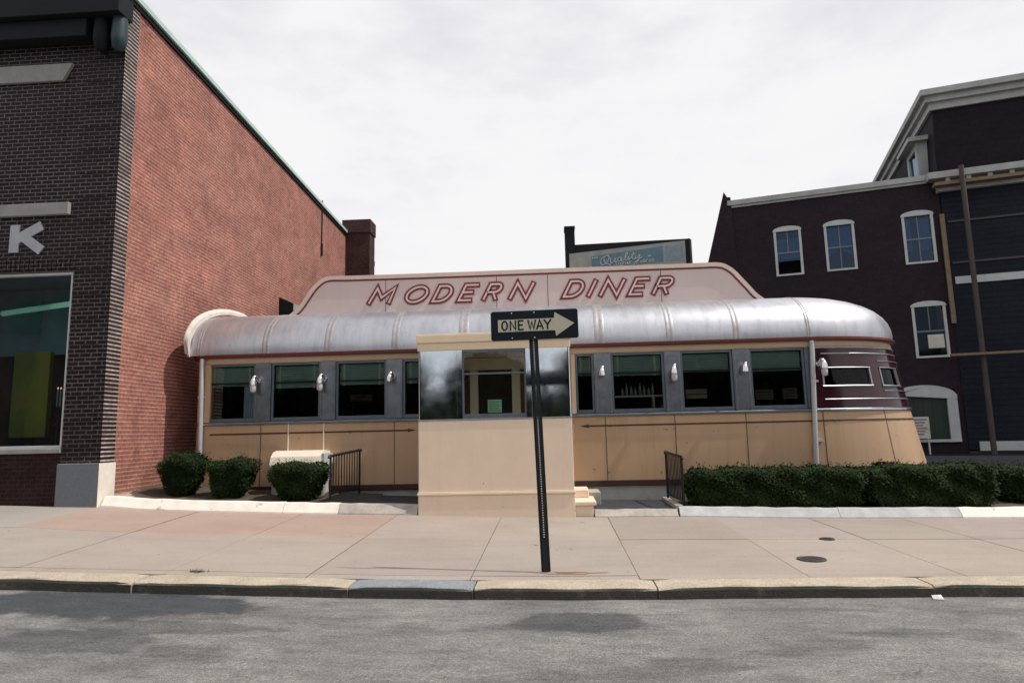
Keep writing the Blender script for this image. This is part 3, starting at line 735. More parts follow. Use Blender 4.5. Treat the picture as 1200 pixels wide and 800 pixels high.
# wall lamps
def lamp(x, glob, z=2.60, y=YD-.02, d=-1):
    mb = MB(); mb.tube([(x, y+.01, z), (x, y-.02, z), (x, y-.035, z)], [.056, .054, .04], 0, 16)
    arc = [(x + d*.045*k/6, y-.03-.12*math.sin(math.pi*.5*min(1, k/4)), z+.07*math.sin(math.pi*k/6)) for k in range(7)]
    mb.tube(arc, .034, 0, 12)
    e = Vector(arc[-1])
    mb.tube([e+Vector((0, 0, q)) for q in (.05, .035, 0, -.04, -.095)], [.01, .042, .055, .064, .068], 0, 16)
    o = mb.build('wall_lamp', 'chrome', DIN)
    if glob:
        g = MB(); g.tube([e+Vector((0, 0, zz)) for zz in (-.095, -.12, -.17, -.215, -.235, -.242)], [.05, .056, .056, .05, .036, .005], 0, 16); g.build('lamp_globe', 'globe', o)
for px, gl in ((304, 1), (381, 1), (461.5, 0), (707.5, 0), (791, 1), (873.5, 0)): lamp(at(px, 440, YD).x, gl)
lamp(at(959, 435, YD).x+.0, 1, 2.62, YD-.02, 1)
# interior shell
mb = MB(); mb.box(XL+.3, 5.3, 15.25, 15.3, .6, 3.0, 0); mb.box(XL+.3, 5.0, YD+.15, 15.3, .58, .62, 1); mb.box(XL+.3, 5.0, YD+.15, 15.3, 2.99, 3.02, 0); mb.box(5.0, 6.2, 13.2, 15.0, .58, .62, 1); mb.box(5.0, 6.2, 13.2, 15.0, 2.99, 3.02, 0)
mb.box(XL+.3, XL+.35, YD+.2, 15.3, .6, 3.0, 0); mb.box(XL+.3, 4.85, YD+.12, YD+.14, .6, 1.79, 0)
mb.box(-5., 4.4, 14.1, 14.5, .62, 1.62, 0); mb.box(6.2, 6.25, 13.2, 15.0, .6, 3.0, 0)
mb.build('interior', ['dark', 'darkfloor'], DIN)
mb = MB(); mb.box(XL-.015, XL+.0, YD+.42, 15.6, .3, 3.12); mb.box(XL, XN, 15.56, 15.6, 1.7, 3.0); mb.build('end_wall', 'tan', DIN)
mb = MB(); xs0, xs1 = at(720, 464, 13.0).x, at(765, 464, 13.0).x; zs = at(745, 463.5, 13.0).z
mb.box(xs0, xs1+.55, 12.9, 13.15, zs-.03, zs); mb.box(xs1-.02, xs1+.02, 12.92, 13.12, .9, zs-.03); mb.build('back_shelf', 'creamtrim', DIN)
for i in range(8):
    x = xs0+.16+i*.085; mb = MB(); h = .15+.05*((i*5) % 3); yb = 12.98+.05*(i % 2)
    mb.tube([(x, yb, zs), (x, yb, zs+.01), (x, yb, zs+h*.6), (x, yb, zs+h*.8), (x, yb, zs+h), (x, yb, zs+h+.003)], [.026, .03, .03, .013, .013, .011], 0, 10)
    single(mb, 'bottle', 'bottle', 'small pale glass bottle standing in a row on the diner window shelf', 'bottle', 'bottles on the window shelf', base=(x, yb, zs))
mb = MB(); a = at(804, 466, 13.4); mb.box(a.x, a.x+.42, 13.4, 13.6, a.z-.02, a.z+.17)
M['napkin'] = paint('cream_box', (.55, .40, .28), .6)
mb.box(a.x+.02, a.x+.40, 13.39, 13.402, a.z+.06, a.z+.075, 1)
single(mb, 'counter_box', ['napkin', 'interiorwood'], 'cream box on the counter behind the middle right window', 'box', bevel=.01)

for (pl_, pr_, pt_, pb_, Y_, lab) in ((886, 906, 456, 468, 14.0, 'pale menu board inside the diner, left one behind the last window before the nose'),
                                      (918, 934, 454, 467, 14.0, 'pale menu board inside the diner, right one behind the last window before the nose'),
                                      (410, 436, 462, 470, 14.0, 'pale menu board inside the diner behind the third window from the brick wall')):
    q0, q1 = at(pl_, pb_, Y_), at(pr_, pt_, Y_); mb = MB(); mb.box(q0.x, q1.x, Y_, Y_+.03, q0.z, q1.z)
    for i in range(3): mb.box(q0.x+.04, q1.x-.06, Y_-.003, Y_-.001, q1.z-.06-i*.06, q1.z-.045-i*.06, 1)
    mb.box(q0.x+.03, q0.x+.06, Y_+.035, Y_+.06, 1.62, q1.z, 1); mb.box(q1.x-.06, q1.x-.03, Y_+.035, Y_+.06, 1.62, q1.z, 1)
    single(mb, 'menu_board', ['napkin', 'interiorwood'], lab, 'menu board')

# vestibule
VX0, VX1, VY = -2.288, .295, 11.0
V = MB(); V.box(VX0-.004, VX1+.006, VY-.012, YD-.01, -.05, .47); vb = V
V.box(VX0-.02, VX1+.022, VY-.03, YD-.01, .472, .512); V.box(VX0-.01, VX1+.012, VY-.02, YD-.01, .514, .53)
V.box(VX0, VX1, VY, VY+.28, .532, 1.70); V.box(VX0, VX0+.12, YD-.2, YD-.01, .532, 2.885); V.box(VX1-.12, VX1, YD-.2, YD-.01, .532, 2.885); V.box(VX0+.05, VX1-.05, VY+.284, YD-.21, .40, .58)
VB = V.build('vestibule', 'cream', DIN, .012)
mb = MB(); mb.box(VX0-.008, VX1+.008, VY-.012, VY+.28, 1.702, 1.722); mb.build('sill_moulding', 'chrome', VB, .003)
for xs_ in (VX0+.02, VX1-.06):
    fr = MB(); y0, y1 = VY+.285, YD-.205
    fr.box(xs_, xs_+.04, y0, y0+.11, .585, 2.6); fr.box(xs_, xs_+.04, y1-.11, y1, .585, 2.6); fr.box(xs_, xs_+.04, y0+.11, y1-.11, .585, .85); fr.box(xs_, xs_+.04, y0+.11, y1-.11, 2.48, 2.6)
    fr.box(xs_, xs_+.04, y0, y1, 2.602, 2.65, 1); fr.box(xs_, xs_+.04, y0, y1, 2.84, 2.885, 1); fr.box(xs_, xs_+.04, y0, y0+.05, 2.652, 2.838, 1); fr.box(xs_, xs_+.04, y1-.05, y1, 2.652, 2.838, 1)
    DO = fr.build('entry_door', ['interiorwood', 'cream'], VB, .004)
    g_ = MB(); g_.box(xs_+.018, xs_+.022, y0+.11, y1-.11, .85, 2.48); g_.box(xs_+.018, xs_+.022, y0+.05, y1-.05, 2.65, 2.84); g_.build('pane', 'glassclear', DO)
    h_ = MB(); sg = -1 if xs_ < -1 else 1; h_.tube([(xs_+.02+sg*.06, y0+.055, 1.3), (xs_+.02+sg*.06, y0+.055, 1.6)], .012, 0, 8); h_.build('handle', 'chrome', DO)
ZV0, ZV1 = 1.724, 2.886
xw0, xw1 = -1.535, -.452
def steel_panel(x0, x1):
    mb = MB(); r = .07; n = 6                       # rounded outer corner
    return mb
mb = MB()
# left panel wraps the corner
def wrap(x0, x1, side):
    r = .035; pts = []
    if side < 0:
        pts = [(x0, VY+.28), (x0, VY+r)] + [(x0+r-r*math.cos(R(90*k/6)), VY+r-r*math.sin(R(90*k/6))) for k in range(1, 7)] + [(x0+r+.004, VY), (x1-.004, VY), (x1, VY)]
        pts += [(x1, VY+.004), (x1, VY+.07)]
    else:
        pts = [(x0, VY+.07), (x0, VY+.004), (x0, VY), (x0+.004, VY), (x1-r-.004, VY)] + [(x1-r+r*math.sin(R(90*k/6)), VY+r-r*math.cos(R(90*k/6))) for k in range(0, 7)] + [(x1, VY+.28)]
    mb.loft([[Vector((x, y, z)) for x, y in pts] for z in (ZV0, ZV1)], 0, True)
for a_ in ((VX0, xw0-.09, -1), (xw1+.09, VX1, 1)):
    mb = MB(); wrap(*a_); mb.build('steel_panel', 'stainless', VB)
for x0, x1 in ((xw0-.088, xw0), (xw1, xw1+.088)):
    mb = MB(); mb.box(x0, x1, VY-.012, VY+.07, ZV0, ZV1)
    for i in range(13):
        z = ZV0+.05+i*.086
        for x in ((x0+.012, x1-.012)): mb.box(x-.005, x+.005, VY-.017, VY-.0118, z-.005, z+.005)
    mb.build('riveted_strip', 'stainless', VB)
mb = MB(); za, zb_ = ZV0+.0, 2.882
mb.box(xw0, xw1, VY+.005, VY+.06, ZV0, ZV0+.075); mb.box(xw0, xw1, VY+.005, VY+.06, zb_-.045, ZV1)
mb.box(xw0, xw0+.03, VY+.005, VY+.06, ZV0+.075, zb_-.045); mb.box(xw1-.03, xw1, VY+.005, VY+.06, ZV0+.075, zb_-.045)
mb.box(xw0+.03, xw1-.03, VY+.015, VY+.05, 2.465, 2.495)
VW = mb.build('window', 'darkframe', VB, .004)
mb = MB(); mb.box(xw0+.03, xw1-.03, VY+.03, VY+.034, ZV0+.075, 2.465); mb.box(xw0+.03, xw1-.03, VY+.024, VY+.028, 2.495, zb_-.045); mb.build('pane', 'glassclear', VW)
mb = MB()
mb.box(VX0-.012, VX1+.012, VY-.014, YD-.02, 2.888, 3.02); mb.box(VX0-.028, VX1+.03, VY-.032, YD-.02, 3.022, 3.155)
mb.box(VX0-.02, VX1+.02, VY-.022, VY+.1, 3.157, 3.175)
mb.build('cornice', 'vcornice', VB, .008)
# vestibule inside: cream posts, red-brown doors, dark beyond
mb = MB(); yi = 12.28
for p0, p1 in ((551, 560), (600, 609.5)):
    a, b = at(p0, 450, yi).x, at(p1, 450, yi).x; mb.box(a, b, yi-.03, yi+.08, 1.0, 2.88)
a = at(551, 450, yi).x; b = at(609.5, 450, yi).x
mb.box(VX0+.1, VX1-.1, yi+.002, yi+.06, 2.66, 2.88)
mb.box(VX0+.1, a-.0, yi+.01, yi+.06, 1.7, 2.5, 1); mb.box(b, VX1-.1, yi+.01, yi+.06, 1.7, 2.5, 1)
mb.box(a+.1, b-.1, yi+.1, yi+.12, 1.0, 2.6, 2)
mb.build('entry_door_wall', ['inpaint', 'interiorwood', 'dark'], VB)
p0, p1 = at(572, 483.5, VY+.12), at(588, 468, VY+.12)
mb = MB(); mb.box(p0.x, p1.x, VY+.09, VY+.094, p0.z, p1.z)
for i in range(5): mb.box(p0.x+.02, p1.x-.03-.02*(i % 2), VY+.087, VY+.0895, p1.z-.04-i*.035, p1.z-.028-i*.035, 1)
M['greyink'] = paint('faded_ink', (.16, .3, .17), .9)
single(mb, 'notice', ['greenpaper', 'greyink'], 'pale green notice propped inside the vestibule window', 'notice')

# ------------------------------------------------------------------ cabinet under the window, railings, shrubs
p0, p1 = at(319.5, 545, 12.2), at(379, 527, 12.2)
CAB = thing('air_conditioner', ((p0.x+p1.x)/2, 12.35, .3), 'cream air conditioner with curved hood on two stubby white legs by the wall', 'air conditioner')
mb = MB(); zt = p1.z; yb = 12.585
prof = [(yb, zt-.02), (12.35, zt), (12.2, zt-.03), (12.1, zt-.11), (12.05, zt-.25), (12.05, zt-.46), (yb, zt-.46)]
mb.prism([(p0.x, y, z) for y, z in prof], (p1.x-p0.x, 0, 0)); mb.build('hood', 'acwhite', CAB, .02, 3)
mb = MB(); mb.box(p1.x+.002, p1.x+.05, 12.1, yb, zt-.45, zt-.06)
for i in range(6): mb.box(p0.x+.08, p1.x-.08, 12.044, 12.052, zt-.42+i*.03, zt-.408+i*.03)
mb.build('side_grille', 'greytrim', CAB)
for x in (p0.x+.08, p1.x-.02):
    mb = MB(); mb.tube([(x, 12.25, .28), (x, 12.25, .33), (x, 12.25, .62), (x, 12.25, .74), (x, 12.25, zt-.46)], [.11, .12, .10, .13, .13], 0, 14); mb.build('leg', 'flash', CAB)
for px in (338, 379.5):
    x = at(px, 510, YD).x; mb = MB(); mb.tube([(x, YD-.014, 1.735), (x, YD-.014, zt-.02)], .013, 0, 8); mb.build('conduit', 'acwhite', CAB)
def railing(xa, ya, xb, yb_, z0a, z0b, z1a, z1b, label, nb):
    t = thing('iron_railing', ((xa+xb)/2, (ya+yb_)/2, min(z0a, z0b)), label, 'railing')
    P = lambda f, za, zb: Vector((xa+(xb-xa)*f, ya+(yb_-ya)*f, za+(zb-za)*f))
    for f in (0, 1):
        mb = MB(); b, tp = P(f, z0a, z0b), P(f, z1a, z1b); mb.tube([b, tp], .02, 0, 8); mb.build('post', 'black', t)
    mb = MB(); e = (P(1, z1a, z1b)-P(0, z1a, z1b))
    mb.tube([P(0, z1a, z1b)-e*.06-Vector((0, 0, .03)), P(0, z1a, z1b)-e*.04, P(1, z1a, z1b)+e*.04, P(1, z1a, z1b)+e*.05-Vector((0, 0, .03))], .024, 0, 8); mb.build('handrail', 'black', t)
    mb = MB(); mb.tube([P(0, z0a+.1, z0b+.1), P(1, z0a+.1, z0b+.1)], .012, 0, 6); mb.build('lower_rail', 'black', t)
    for i in range(nb):
        f = (i+1)/(nb+1); mb = MB(); mb.tube([P(f, z0a+.1, z0b+.1), P(f, z1a, z1b)], .0095, 0, 6); mb.build('baluster', 'black', t)
ra, rb = at(387.5, 534, 11.35), at(421.5, 527, 12.35)
railing(ra.x, 11.35, rb.x, 12.35, .40, .40, ra.z, rb.z, 'small black iron railing left of the vestibule, behind the rounded bush', 10)
ra, rb = at(798.5, 535, 11.35), at(780, 529.5, 12.35)
railing(ra.x, 11.35, rb.x, 12.35, .18, .2, ra.z, rb.z, 'small black iron railing right of the vestibule, at the hedge end', 10)

def leaf_quad(mb, p, d, s, mi=0):
    a = d.cross(Vector((rnd.uniform(-1, 1), rnd.uniform(-1, 1), rnd.uniform(-1, 1)))).normalized(); b = d.cross(a).normalized()
    l = s*rnd.uniform(.7, 1.4); w = s*.38
    tip = p + a*l + d*l*.35
    mb.add([p-b*w*.5, p+a*l*.5+d*.1*l-b*w, tip, p+a*l*.5+d*.1*l+b*w], [(0, 1, 2, 3)], mi)
def shrub(x0, x1, y0, y1, z0, z1, n, leaf, name, label, group, seed, taper=.35, pw=3.2, cat='bush', trunks=1):
    rnd.seed(seed)
    t = thing(name, ((x0+x1)/2, (y0+y1)/2, z0), label, cat, group)
    cx, cy, cz = (x0+x1)/2, (y0+y1)/2, (z0+z1)/2; rx, ry, rz = (x1-x0)/2, (y1-y0)/2, (z1-z0)/2
    ph = [rnd.uniform(0, 6.28) for _ in range(8)]
    def surf(dv, k=1.):
        e = (abs(dv.x)**pw + abs(dv.y)**pw + abs(dv.z)**pw)**(-1/pw); q = dv*e
        f = 1-taper*max(0, -q.z*.5+.35)**1.2 if taper else 1
        lx_, ly_ = q.x*rx*f, q.y*ry*f
        wv = .06*math.sin(lx_*6/1.+ph[0])*math.sin(q.z*3+ph[1]) + .05*math.sin(lx_*13+ph[2]+q.y*4) + .05*math.sin(q.z*6+ph[3]+lx_*9)
        lim = min(1., .35/max(rx, .1))
        kk = k*(1+wv*.9)
        return Vector((cx+lx_*(1-(1-kk)*lim), cy+ly_*kk, cz+q.z*rz*kk))
    mb = MB()
    for i in range(n):
        if rx > 1:                                            # long hedge: spread the samples evenly along it
            dv = Vector((rnd.uniform(-1, 1), rnd.gauss(0, 1)*.7, rnd.gauss(0, 1)*.7)); 
            mxx = max(abs(dv.y), abs(dv.z)); 
            if rnd.random() < .9 and mxx > 0: dv.y /= mxx; dv.z /= mxx
            else: dv.x = math.copysign(1, dv.x)
        else: dv = Vector((rnd.gauss(0, 1), rnd.gauss(0, 1), rnd.gauss(0, 1)))
        if dv.y > .6*abs(dv.x) + .5 and rnd.random() < .6: dv.y = -dv.y
        k = 1-abs(rnd.gauss(0, .09)) + (.05*rnd.random()**3)
        p = surf(dv, k); c0 = Vector((min(max(p.x, x0+rx*.3), x1-rx*.3), cy, cz-rz*.3)); d = (p-c0).normalized()
        d = (d + Vector((rnd.uniform(-.6, .6), rnd.uniform(-.6, .6), rnd.uniform(.0, .9)))).normalized()
        leaf_quad(mb, p, d, leaf)
        if rnd.random() < .012 and d.z > .2:                          # a stray shoot standing out of the clipped face
            for q_ in range(7):
                pp_ = p + Vector((rnd.uniform(-.3, .3), rnd.uniform(-.3, .3), 1)).normalized()*.016*q_; leaf_quad(mb, pp_, (d+Vector((rnd.uniform(-1, 1), rnd.uniform(-1, 1), .6))).normalized(), leaf*.8)
    mb.build('foliage', 'yew', t)
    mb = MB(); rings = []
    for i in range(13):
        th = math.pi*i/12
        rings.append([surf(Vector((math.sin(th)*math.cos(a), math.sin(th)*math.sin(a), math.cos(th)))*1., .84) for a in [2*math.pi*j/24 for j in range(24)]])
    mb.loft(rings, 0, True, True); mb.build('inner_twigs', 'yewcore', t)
    for i in range(trunks):
        x = cx if trunks == 1 else x0+(x1-x0)*(i+.5)/trunks
        mb = MB(); mb.tube([(x, cy, z0-.06), (x+.02, cy, z0+.1), (x-.02, cy, cz)], [.035, .03, .02], 0, 8); mb.build('stem', 'bark', t)
    return t
yS = 11.75
def bush(pxl, pxr, pyt, pyb, Y, dy, **k):
    a, b = at(pxl, (pyt+pyb)/2, Y), at(pxr, (pyt+pyb)/2, Y); z1 = at((pxl+pxr)/2, pyt, Y-.05).z; z0 = bk((a.x+b.x)/2)+.11
    return shrub(a.x, b.x, Y-dy, Y+dy, z0, z1, **k)
bush(191, 239, 533.5, 585, 11.75, .38, n=9500, leaf=.034, taper=.62, pw=4.6, name='rounded_bush', label='clipped evergreen bush nearest the brick wall, by the left downpipe', group='rounded evergreen bushes', seed=1)
bush(247, 298, 538, 585, 11.75, .36, n=9500, leaf=.034, taper=.62, pw=4.6, name='rounded_bush', label='clipped evergreen bush standing between two others, widest at its top', group='rounded evergreen bushes', seed=2)
bush(320, 383, 542, 588, 11.7, .38, n=10500, leaf=.034, taper=.55, pw=5., name='rounded_bush', label='clipped evergreen bush right in front of the cream air conditioner', group='rounded evergreen bushes', seed=3)
def hedge(pxl, pxr, pyt, Y, dy, label, seed, n):
    a, b = at(pxl, 570, Y), at(pxr, 570, Y); z1 = at((pxl+pxr)/2, pyt, Y).z; z0 = bk((a.x+b.x)/2)+.08
    return shrub(a.x, b.x, Y-dy, Y+dy, z0, z1, n=n, leaf=.042, name='clipped_hedge', label=label, group=None, seed=seed, taper=.12, pw=7, cat='hedge', trunks=4)
hedge(800, 1014, 548.5, 11.68, .42, 'dark clipped hedge between the right railing and the white downpipe', 4, 30000)
hedge(1004, 1156, 545.0, 11.72, .45, 'dark clipped hedge in front of the diner\'s rounded nose', 5, 24000)
rnd.seed(99)
hedge(1161, 1260, 545.5, 12.3, .4, 'dark clipped hedge at the far right end of the white edging', 6, 12000)

# ------------------------------------------------------------------ one way sign
pb, ptp = at(640, 671, 7.237), at(625, 397, 7.237); pb.z = walkz(pb.x, 7.237)
OW = thing('one_way_sign', pb, 'black and white one way arrow sign on a dark perforated steel post', 'traffic sign')
ax = (ptp-pb); Lp = ax.length; ax.normalize(); sxv = Vector((1, 0, 0)) - ax*ax.x; sxv.normalize(); sy = ax.cross(sxv)*-1
sy = Vector((0, 1, 0)) - ax*ax.y; sy.normalize()
PP = lambda x, y, z: pb + sxv*x + sy*y + ax*z
mb = MB(); Tt = lambda v: PP(v.x, v.y, v.z)
w = .042; hole = .0055; pit = .0254; z = -.1
mb.box(-w*.62, -hole, 0, .004, -.12, Lp+.25, 0, Tt); mb.box(hole, w*.62, 0, .004, -.12, Lp+.25, 0, Tt)
k = 0; z = .35
mb.box(-hole, hole, .0002, .0038, -.12, .35, 0, Tt)
while z < Lp+.24: mb.box(-hole, hole, .0002, .0038, z, z+pit-.011, 0, Tt); z += pit
for s_ in (-1, 1):
    mb.box(min(s_*w*.62, s_*w*.66), max(s_*w*.62, s_*w*.66), 0, .034, -.12, Lp+.25, 0, Tt)
    mb.box(min(s_*w*.66, s_*w*1.18), max(s_*w*.66, s_*w*1.18), .030, .034, -.12, Lp+.25, 0, Tt)
mb.build('post', 'post', OW)
c4 = [at(574.5, 365.5, 7.2), at(677, 361.3, 7.2), at(678, 395.5, 7.2), at(576, 400, 7.2)]
sc_ = sum(c4, Vector())/4; SWd, SH = ((c4[1]-c4[0]).length+(c4[2]-c4[3]).length)/2, ((c4[1]-c4[2]).length+(c4[0]-c4[3]).length)/2
ux = ((c4[1]-c4[0])+(c4[2]-c4[3])).normalized(); uz = Vector((0, -.0, 1)); uz = (uz-ux*uz.dot(ux)).normalized(); uy = uz.cross(ux)
QP = lambda x, z, y: sc_ + ux*x + uz*z + uy*y
def rrect(hw, hh_, r, n=6):
    pts = []
    for cx_, cz_, a0 in ((hw-r, hh_-r, 0), (-hw+r, hh_-r, 90), (-hw+r, -hh_+r, 180), (hw-r, -hh_+r, 270)):
        for k in range(n+1): a = R(a0+90*k/n); pts.append((cx_+r*math.cos(a), cz_+r*math.sin(a)))
    return pts
mb = MB(); mb.prism([QP(x, z, 0) for x, z in rrect(SWd/2, SH/2, .028)], uy*.004); SP = mb.build('sign_plate', 'signblack', OW)
pu2 = SWd/103.
A_ = [(-43, -7.3), (24.3, -7.3), (25.2, -14.2), (47, .3), (24.2, 14.2), (23.5, 7.3), (-43, 7.3)]
mb = MB(); mb.prism([QP(x*pu2, z*pu2, -.0022) for x, z in A_], uy*.002); AR_ = mb.build('arrow', 'signwhite', SP)
mb = MB(); SEQ2 = [('O', -38.2, 6.2), ('N', -28.4, 6.2), ('E', -18.6, 5.2), ('W', -7.2, 8.6), ('A', 2.8, 7.4), ('Y', 11.8, 7.6)]
letters([(c, x*pu2, w_*pu2) for c, x, w_ in SEQ2], lambda x, z, d: QP(x, z-5.0*pu2, d), 1.95*pu2, 10.4*pu2, 0, mb, -.0032, thick=.0009, ext=.8*pu2, dy=.0001)
mb.build('sign_lettering', 'signblack', AR_)
mb = MB()
for x, z in ((-26.5, 15), (-26.5, -14.8), (0, 15), (0, -15)): mb.tube([QP(x*pu2, z*pu2, -.006), QP(x*pu2, z*pu2, 0)], .007, 0, 8)
mb.build('bolt', 'chrome', SP)
# rust stain beside post
mb = MB(); n = 22
for k in range(2):
    pts = []
    for i in range(n):
        a = 2*math.pi*i/n; rr = (1+.25*math.sin(3*a+k)+.18*math.sin(5*a+1+k))*(1 if k == 0 else .5)
        x, y = pb.x+.24+.30*rr*math.cos(a)*(1.15 if k == 0 else 1), pb.y-.02+.055*rr*math.sin(a)
        pts.append(Vector((x, y, walkz(x, y)+.006+.002*k)))
    mb.add(pts, [list(range(n))], k)
M['rustlite'] = paint('rust_stain_faint', (.34, .235, .165), .9, var=.2, nscale=20)
tag(mb.build('rust_stain', ['rustlite', 'rust']), kind='stuff')
# covers, litter
def disc_cover(px, py, r, label):
    d = ray(px, py); p = None
    for i in range(4000):
        q = CP+d.normalized()*(4+i*.002)
        if q.z < walkz(q.x, q.y): p = q; break
    mb = MB(); n = 32
    ring = lambda rr, dz: [Vector((p.x+rr*math.cos(2*math.pi*k/n), p.y+rr*math.sin(2*math.pi*k/n), walkz(p.x, p.y)+dz)) for k in range(n)]
    mb.loft([ring(r, -.02), ring(r, .010), ring(r*.9, .013), ring(r*.87, .008), ring(.001, .008)], 0, False, True)
    for i in range(-4, 5):
        for j in range(-4, 5):
            if i*i+j*j < 17: mb.box(p.x+i*r*.19-r*.05, p.x+i*r*.19+r*.05, p.y+j*r*.19-r*.05, p.y+j*r*.19+r*.05, walkz(p.x, p.y)+.007, walkz(p.x, p.y)+.011)
    return single(mb, 'utility_cover', 'iron', label, 'manhole cover', base=p)
disc_cover(951, 655, .155, 'larger round iron utility cover set in the sidewalk')
disc_cover(969, 631.5, .095, 'smaller round iron valve cover nearer the hedge')
p = at(1097, 700.5, 6.56); mb = MB(); zr = kt(p.x)-.112
mb.add([(p.x-.045, 6.52, zr+.004), (p.x+.04, 6.50, zr+.004), (p.x+.05, 6.57, zr+.03), (p.x-.03, 6.58, zr+.025), (p.x, 6.53, zr+.035)], [(0, 1, 4), (1, 2, 4), (2, 3, 4), (3, 0, 4)])
M['litter'] = paint('litter_paper', (.8, .79, .76), .8)
single(mb, 'litter', 'litter', 'small crumpled white paper lying in the gutter', 'litter')
# weed in joint
mb = MB(); wp = at(232, 668, 7.05)
for i in range(70):
    b = Vector((wp.x+rnd.gauss(0, .05), wp.y+rnd.gauss(0, .02), walkz(wp.x, 7.05)-.005)); a = rnd.uniform(0, 6.28); h = rnd.uniform(.02, .05)
    t_ = b+Vector((math.cos(a)*.025, math.sin(a)*.02, h)); sd = Vector((-math.sin(a), math.cos(a), 0))*.005
    mb.add([b-sd, b+sd, t_], [(0, 1, 2)])
M['weed'] = leafmat('weed_green', (.04, .07, .02), (.08, .11, .035))
single(mb, 'weed', 'weed', 'small green weed growing in the kerb joint', 'weed')

# ------------------------------------------------------------------ brick building on the left
FY = 10.67; XW = -7.605; TW = -.043
def wx(y): return XW+TW*(y-FY)
BL = thing('brick_building', (-11, 18, .3), 'large red brick building with dark brick shopfront at left', 'building')
ZR = 9.62; YE = 30.3
mb = MB()
def wallq(y0, y1, z0, z1, mi, d=0.): mb.add([(wx(y0)+d, y0, z0), (wx(y1)+d, y1, z0), (wx(y1)+d, y1, z1), (wx(y0)+d, y0, z1)], [(0, 1, 2, 3)], mi)
yq = FY+.34
wallq(yq, YE, .0, ZR, 0)
mb.add([(wx(YE), YE, 0), (-30, YE, 0), (-30, YE, ZR), (wx(YE), YE, ZR)], [(0, 1, 2, 3)], 0)
mb.add([(wx(FY), FY, ZR-.1), (wx(YE), YE, ZR-.1), (-30, YE, ZR-.1), (-30, FY, ZR-.1)], [(0, 1, 2, 3)], 0)
mb.build('side_wall', 'brickred', BL)
# dark front: pier + wall round the window opening
xwr = -8.313; zw0, zw1 = 1.387, 4.441; xwl = -12.9
mb = MB(); ZF = 10.9
mb.box(xwr, XW-.002, FY, yq, .1, ZF); mb.box(-14.6, xwl, FY, yq, .1, ZF); mb.box(xwl, xwr, FY, yq, zw1, ZF); mb.box(xwl, xwr, FY+.004, yq, .1, zw0-.08, 2)
# header courses of the corner pier, slightly proud
zz = 1.4
while zz < 10.5:
    mb.box(xwr+.03, XW-.16, FY-.015, FY, zz, zz+.146, 0); zz += .438
mb.add([(XW+.003, FY-.016, .1), (XW+.003, yq-.001, .1), (XW+.003, yq-.001, ZF), (XW+.003, FY-.016, ZF)], [(0, 1, 2, 3)], 1)
mb.build('front_wall', ['brickdark', 'brickdarkside', 'brickbelow'], BL)
# soldier course over window
mb = MB(); x = -12.9
while x < xwr-.05: mb.box(x, x+.062, FY-.012, FY, zw1+.05, zw1+.26); x += .084
mb.build('soldier_course', 'brickdark', BL)
mb = MB(); mb.box(xwl, xwr-.0, FY-.03, FY+.2, zw0-.08, zw0-.0); mb.build('window_sill', 'stone', BL, .01)
mb = MB(); t = .05
mb.box(xwr-t, xwr, FY+.02, FY+.14, zw0, zw1); mb.box(xwl, xwr-t, FY+.02, FY+.14, zw0, zw0+.05); mb.box(xwl, xwr-t, FY+.02, FY+.14, zw1-.045, zw1); mb.box(xwl, xwl+t, FY+.02, FY+.14, zw0+.05, zw1-.045)
mb.box(-10.6, -10.55, FY+.02, FY+.14, zw0+.05, zw1-.045)
SWN = mb.build('shop_window', 'greytrim', BL, .005)
mb = MB(); mb.box(xwl+t, -10.6, FY+.07, FY+.076, zw0+.05, zw1-.045); mb.box(-10.55, xwr-t, FY+.07, FY+.076, zw0+.05, zw1-.045); mb.build('pane', 'glassclear', SWN)
# shop interior
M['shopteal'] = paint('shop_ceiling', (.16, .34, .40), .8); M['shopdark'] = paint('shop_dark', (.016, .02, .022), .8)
M['tubelight'] = emit('fluorescent', (.35, .75, .55), .33)
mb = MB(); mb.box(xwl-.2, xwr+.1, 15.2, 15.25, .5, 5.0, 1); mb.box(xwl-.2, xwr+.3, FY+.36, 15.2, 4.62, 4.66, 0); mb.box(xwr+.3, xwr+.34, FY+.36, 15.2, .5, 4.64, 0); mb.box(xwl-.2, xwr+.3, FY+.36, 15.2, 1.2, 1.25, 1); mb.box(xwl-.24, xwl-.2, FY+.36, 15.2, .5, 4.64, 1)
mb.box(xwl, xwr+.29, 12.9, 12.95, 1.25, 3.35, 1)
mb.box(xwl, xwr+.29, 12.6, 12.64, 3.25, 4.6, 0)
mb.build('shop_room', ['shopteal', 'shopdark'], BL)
for q0, q1, y0, y1 in (((40, 352), (86, 366), 12.2, 11.8), ((40, 388), (72, 396), 14.7, 14.1)):
    a, b = at(*q0, y0), at(*q1, y1); a.z = b.z = min(4.5, (a.z+b.z)/2) 
    d_ = (b-a); mb = MB(); mb.tube([a-d_*.8, b], .055, 0, 8); mb.build('ceiling_lamp', 'tubelight', BL)
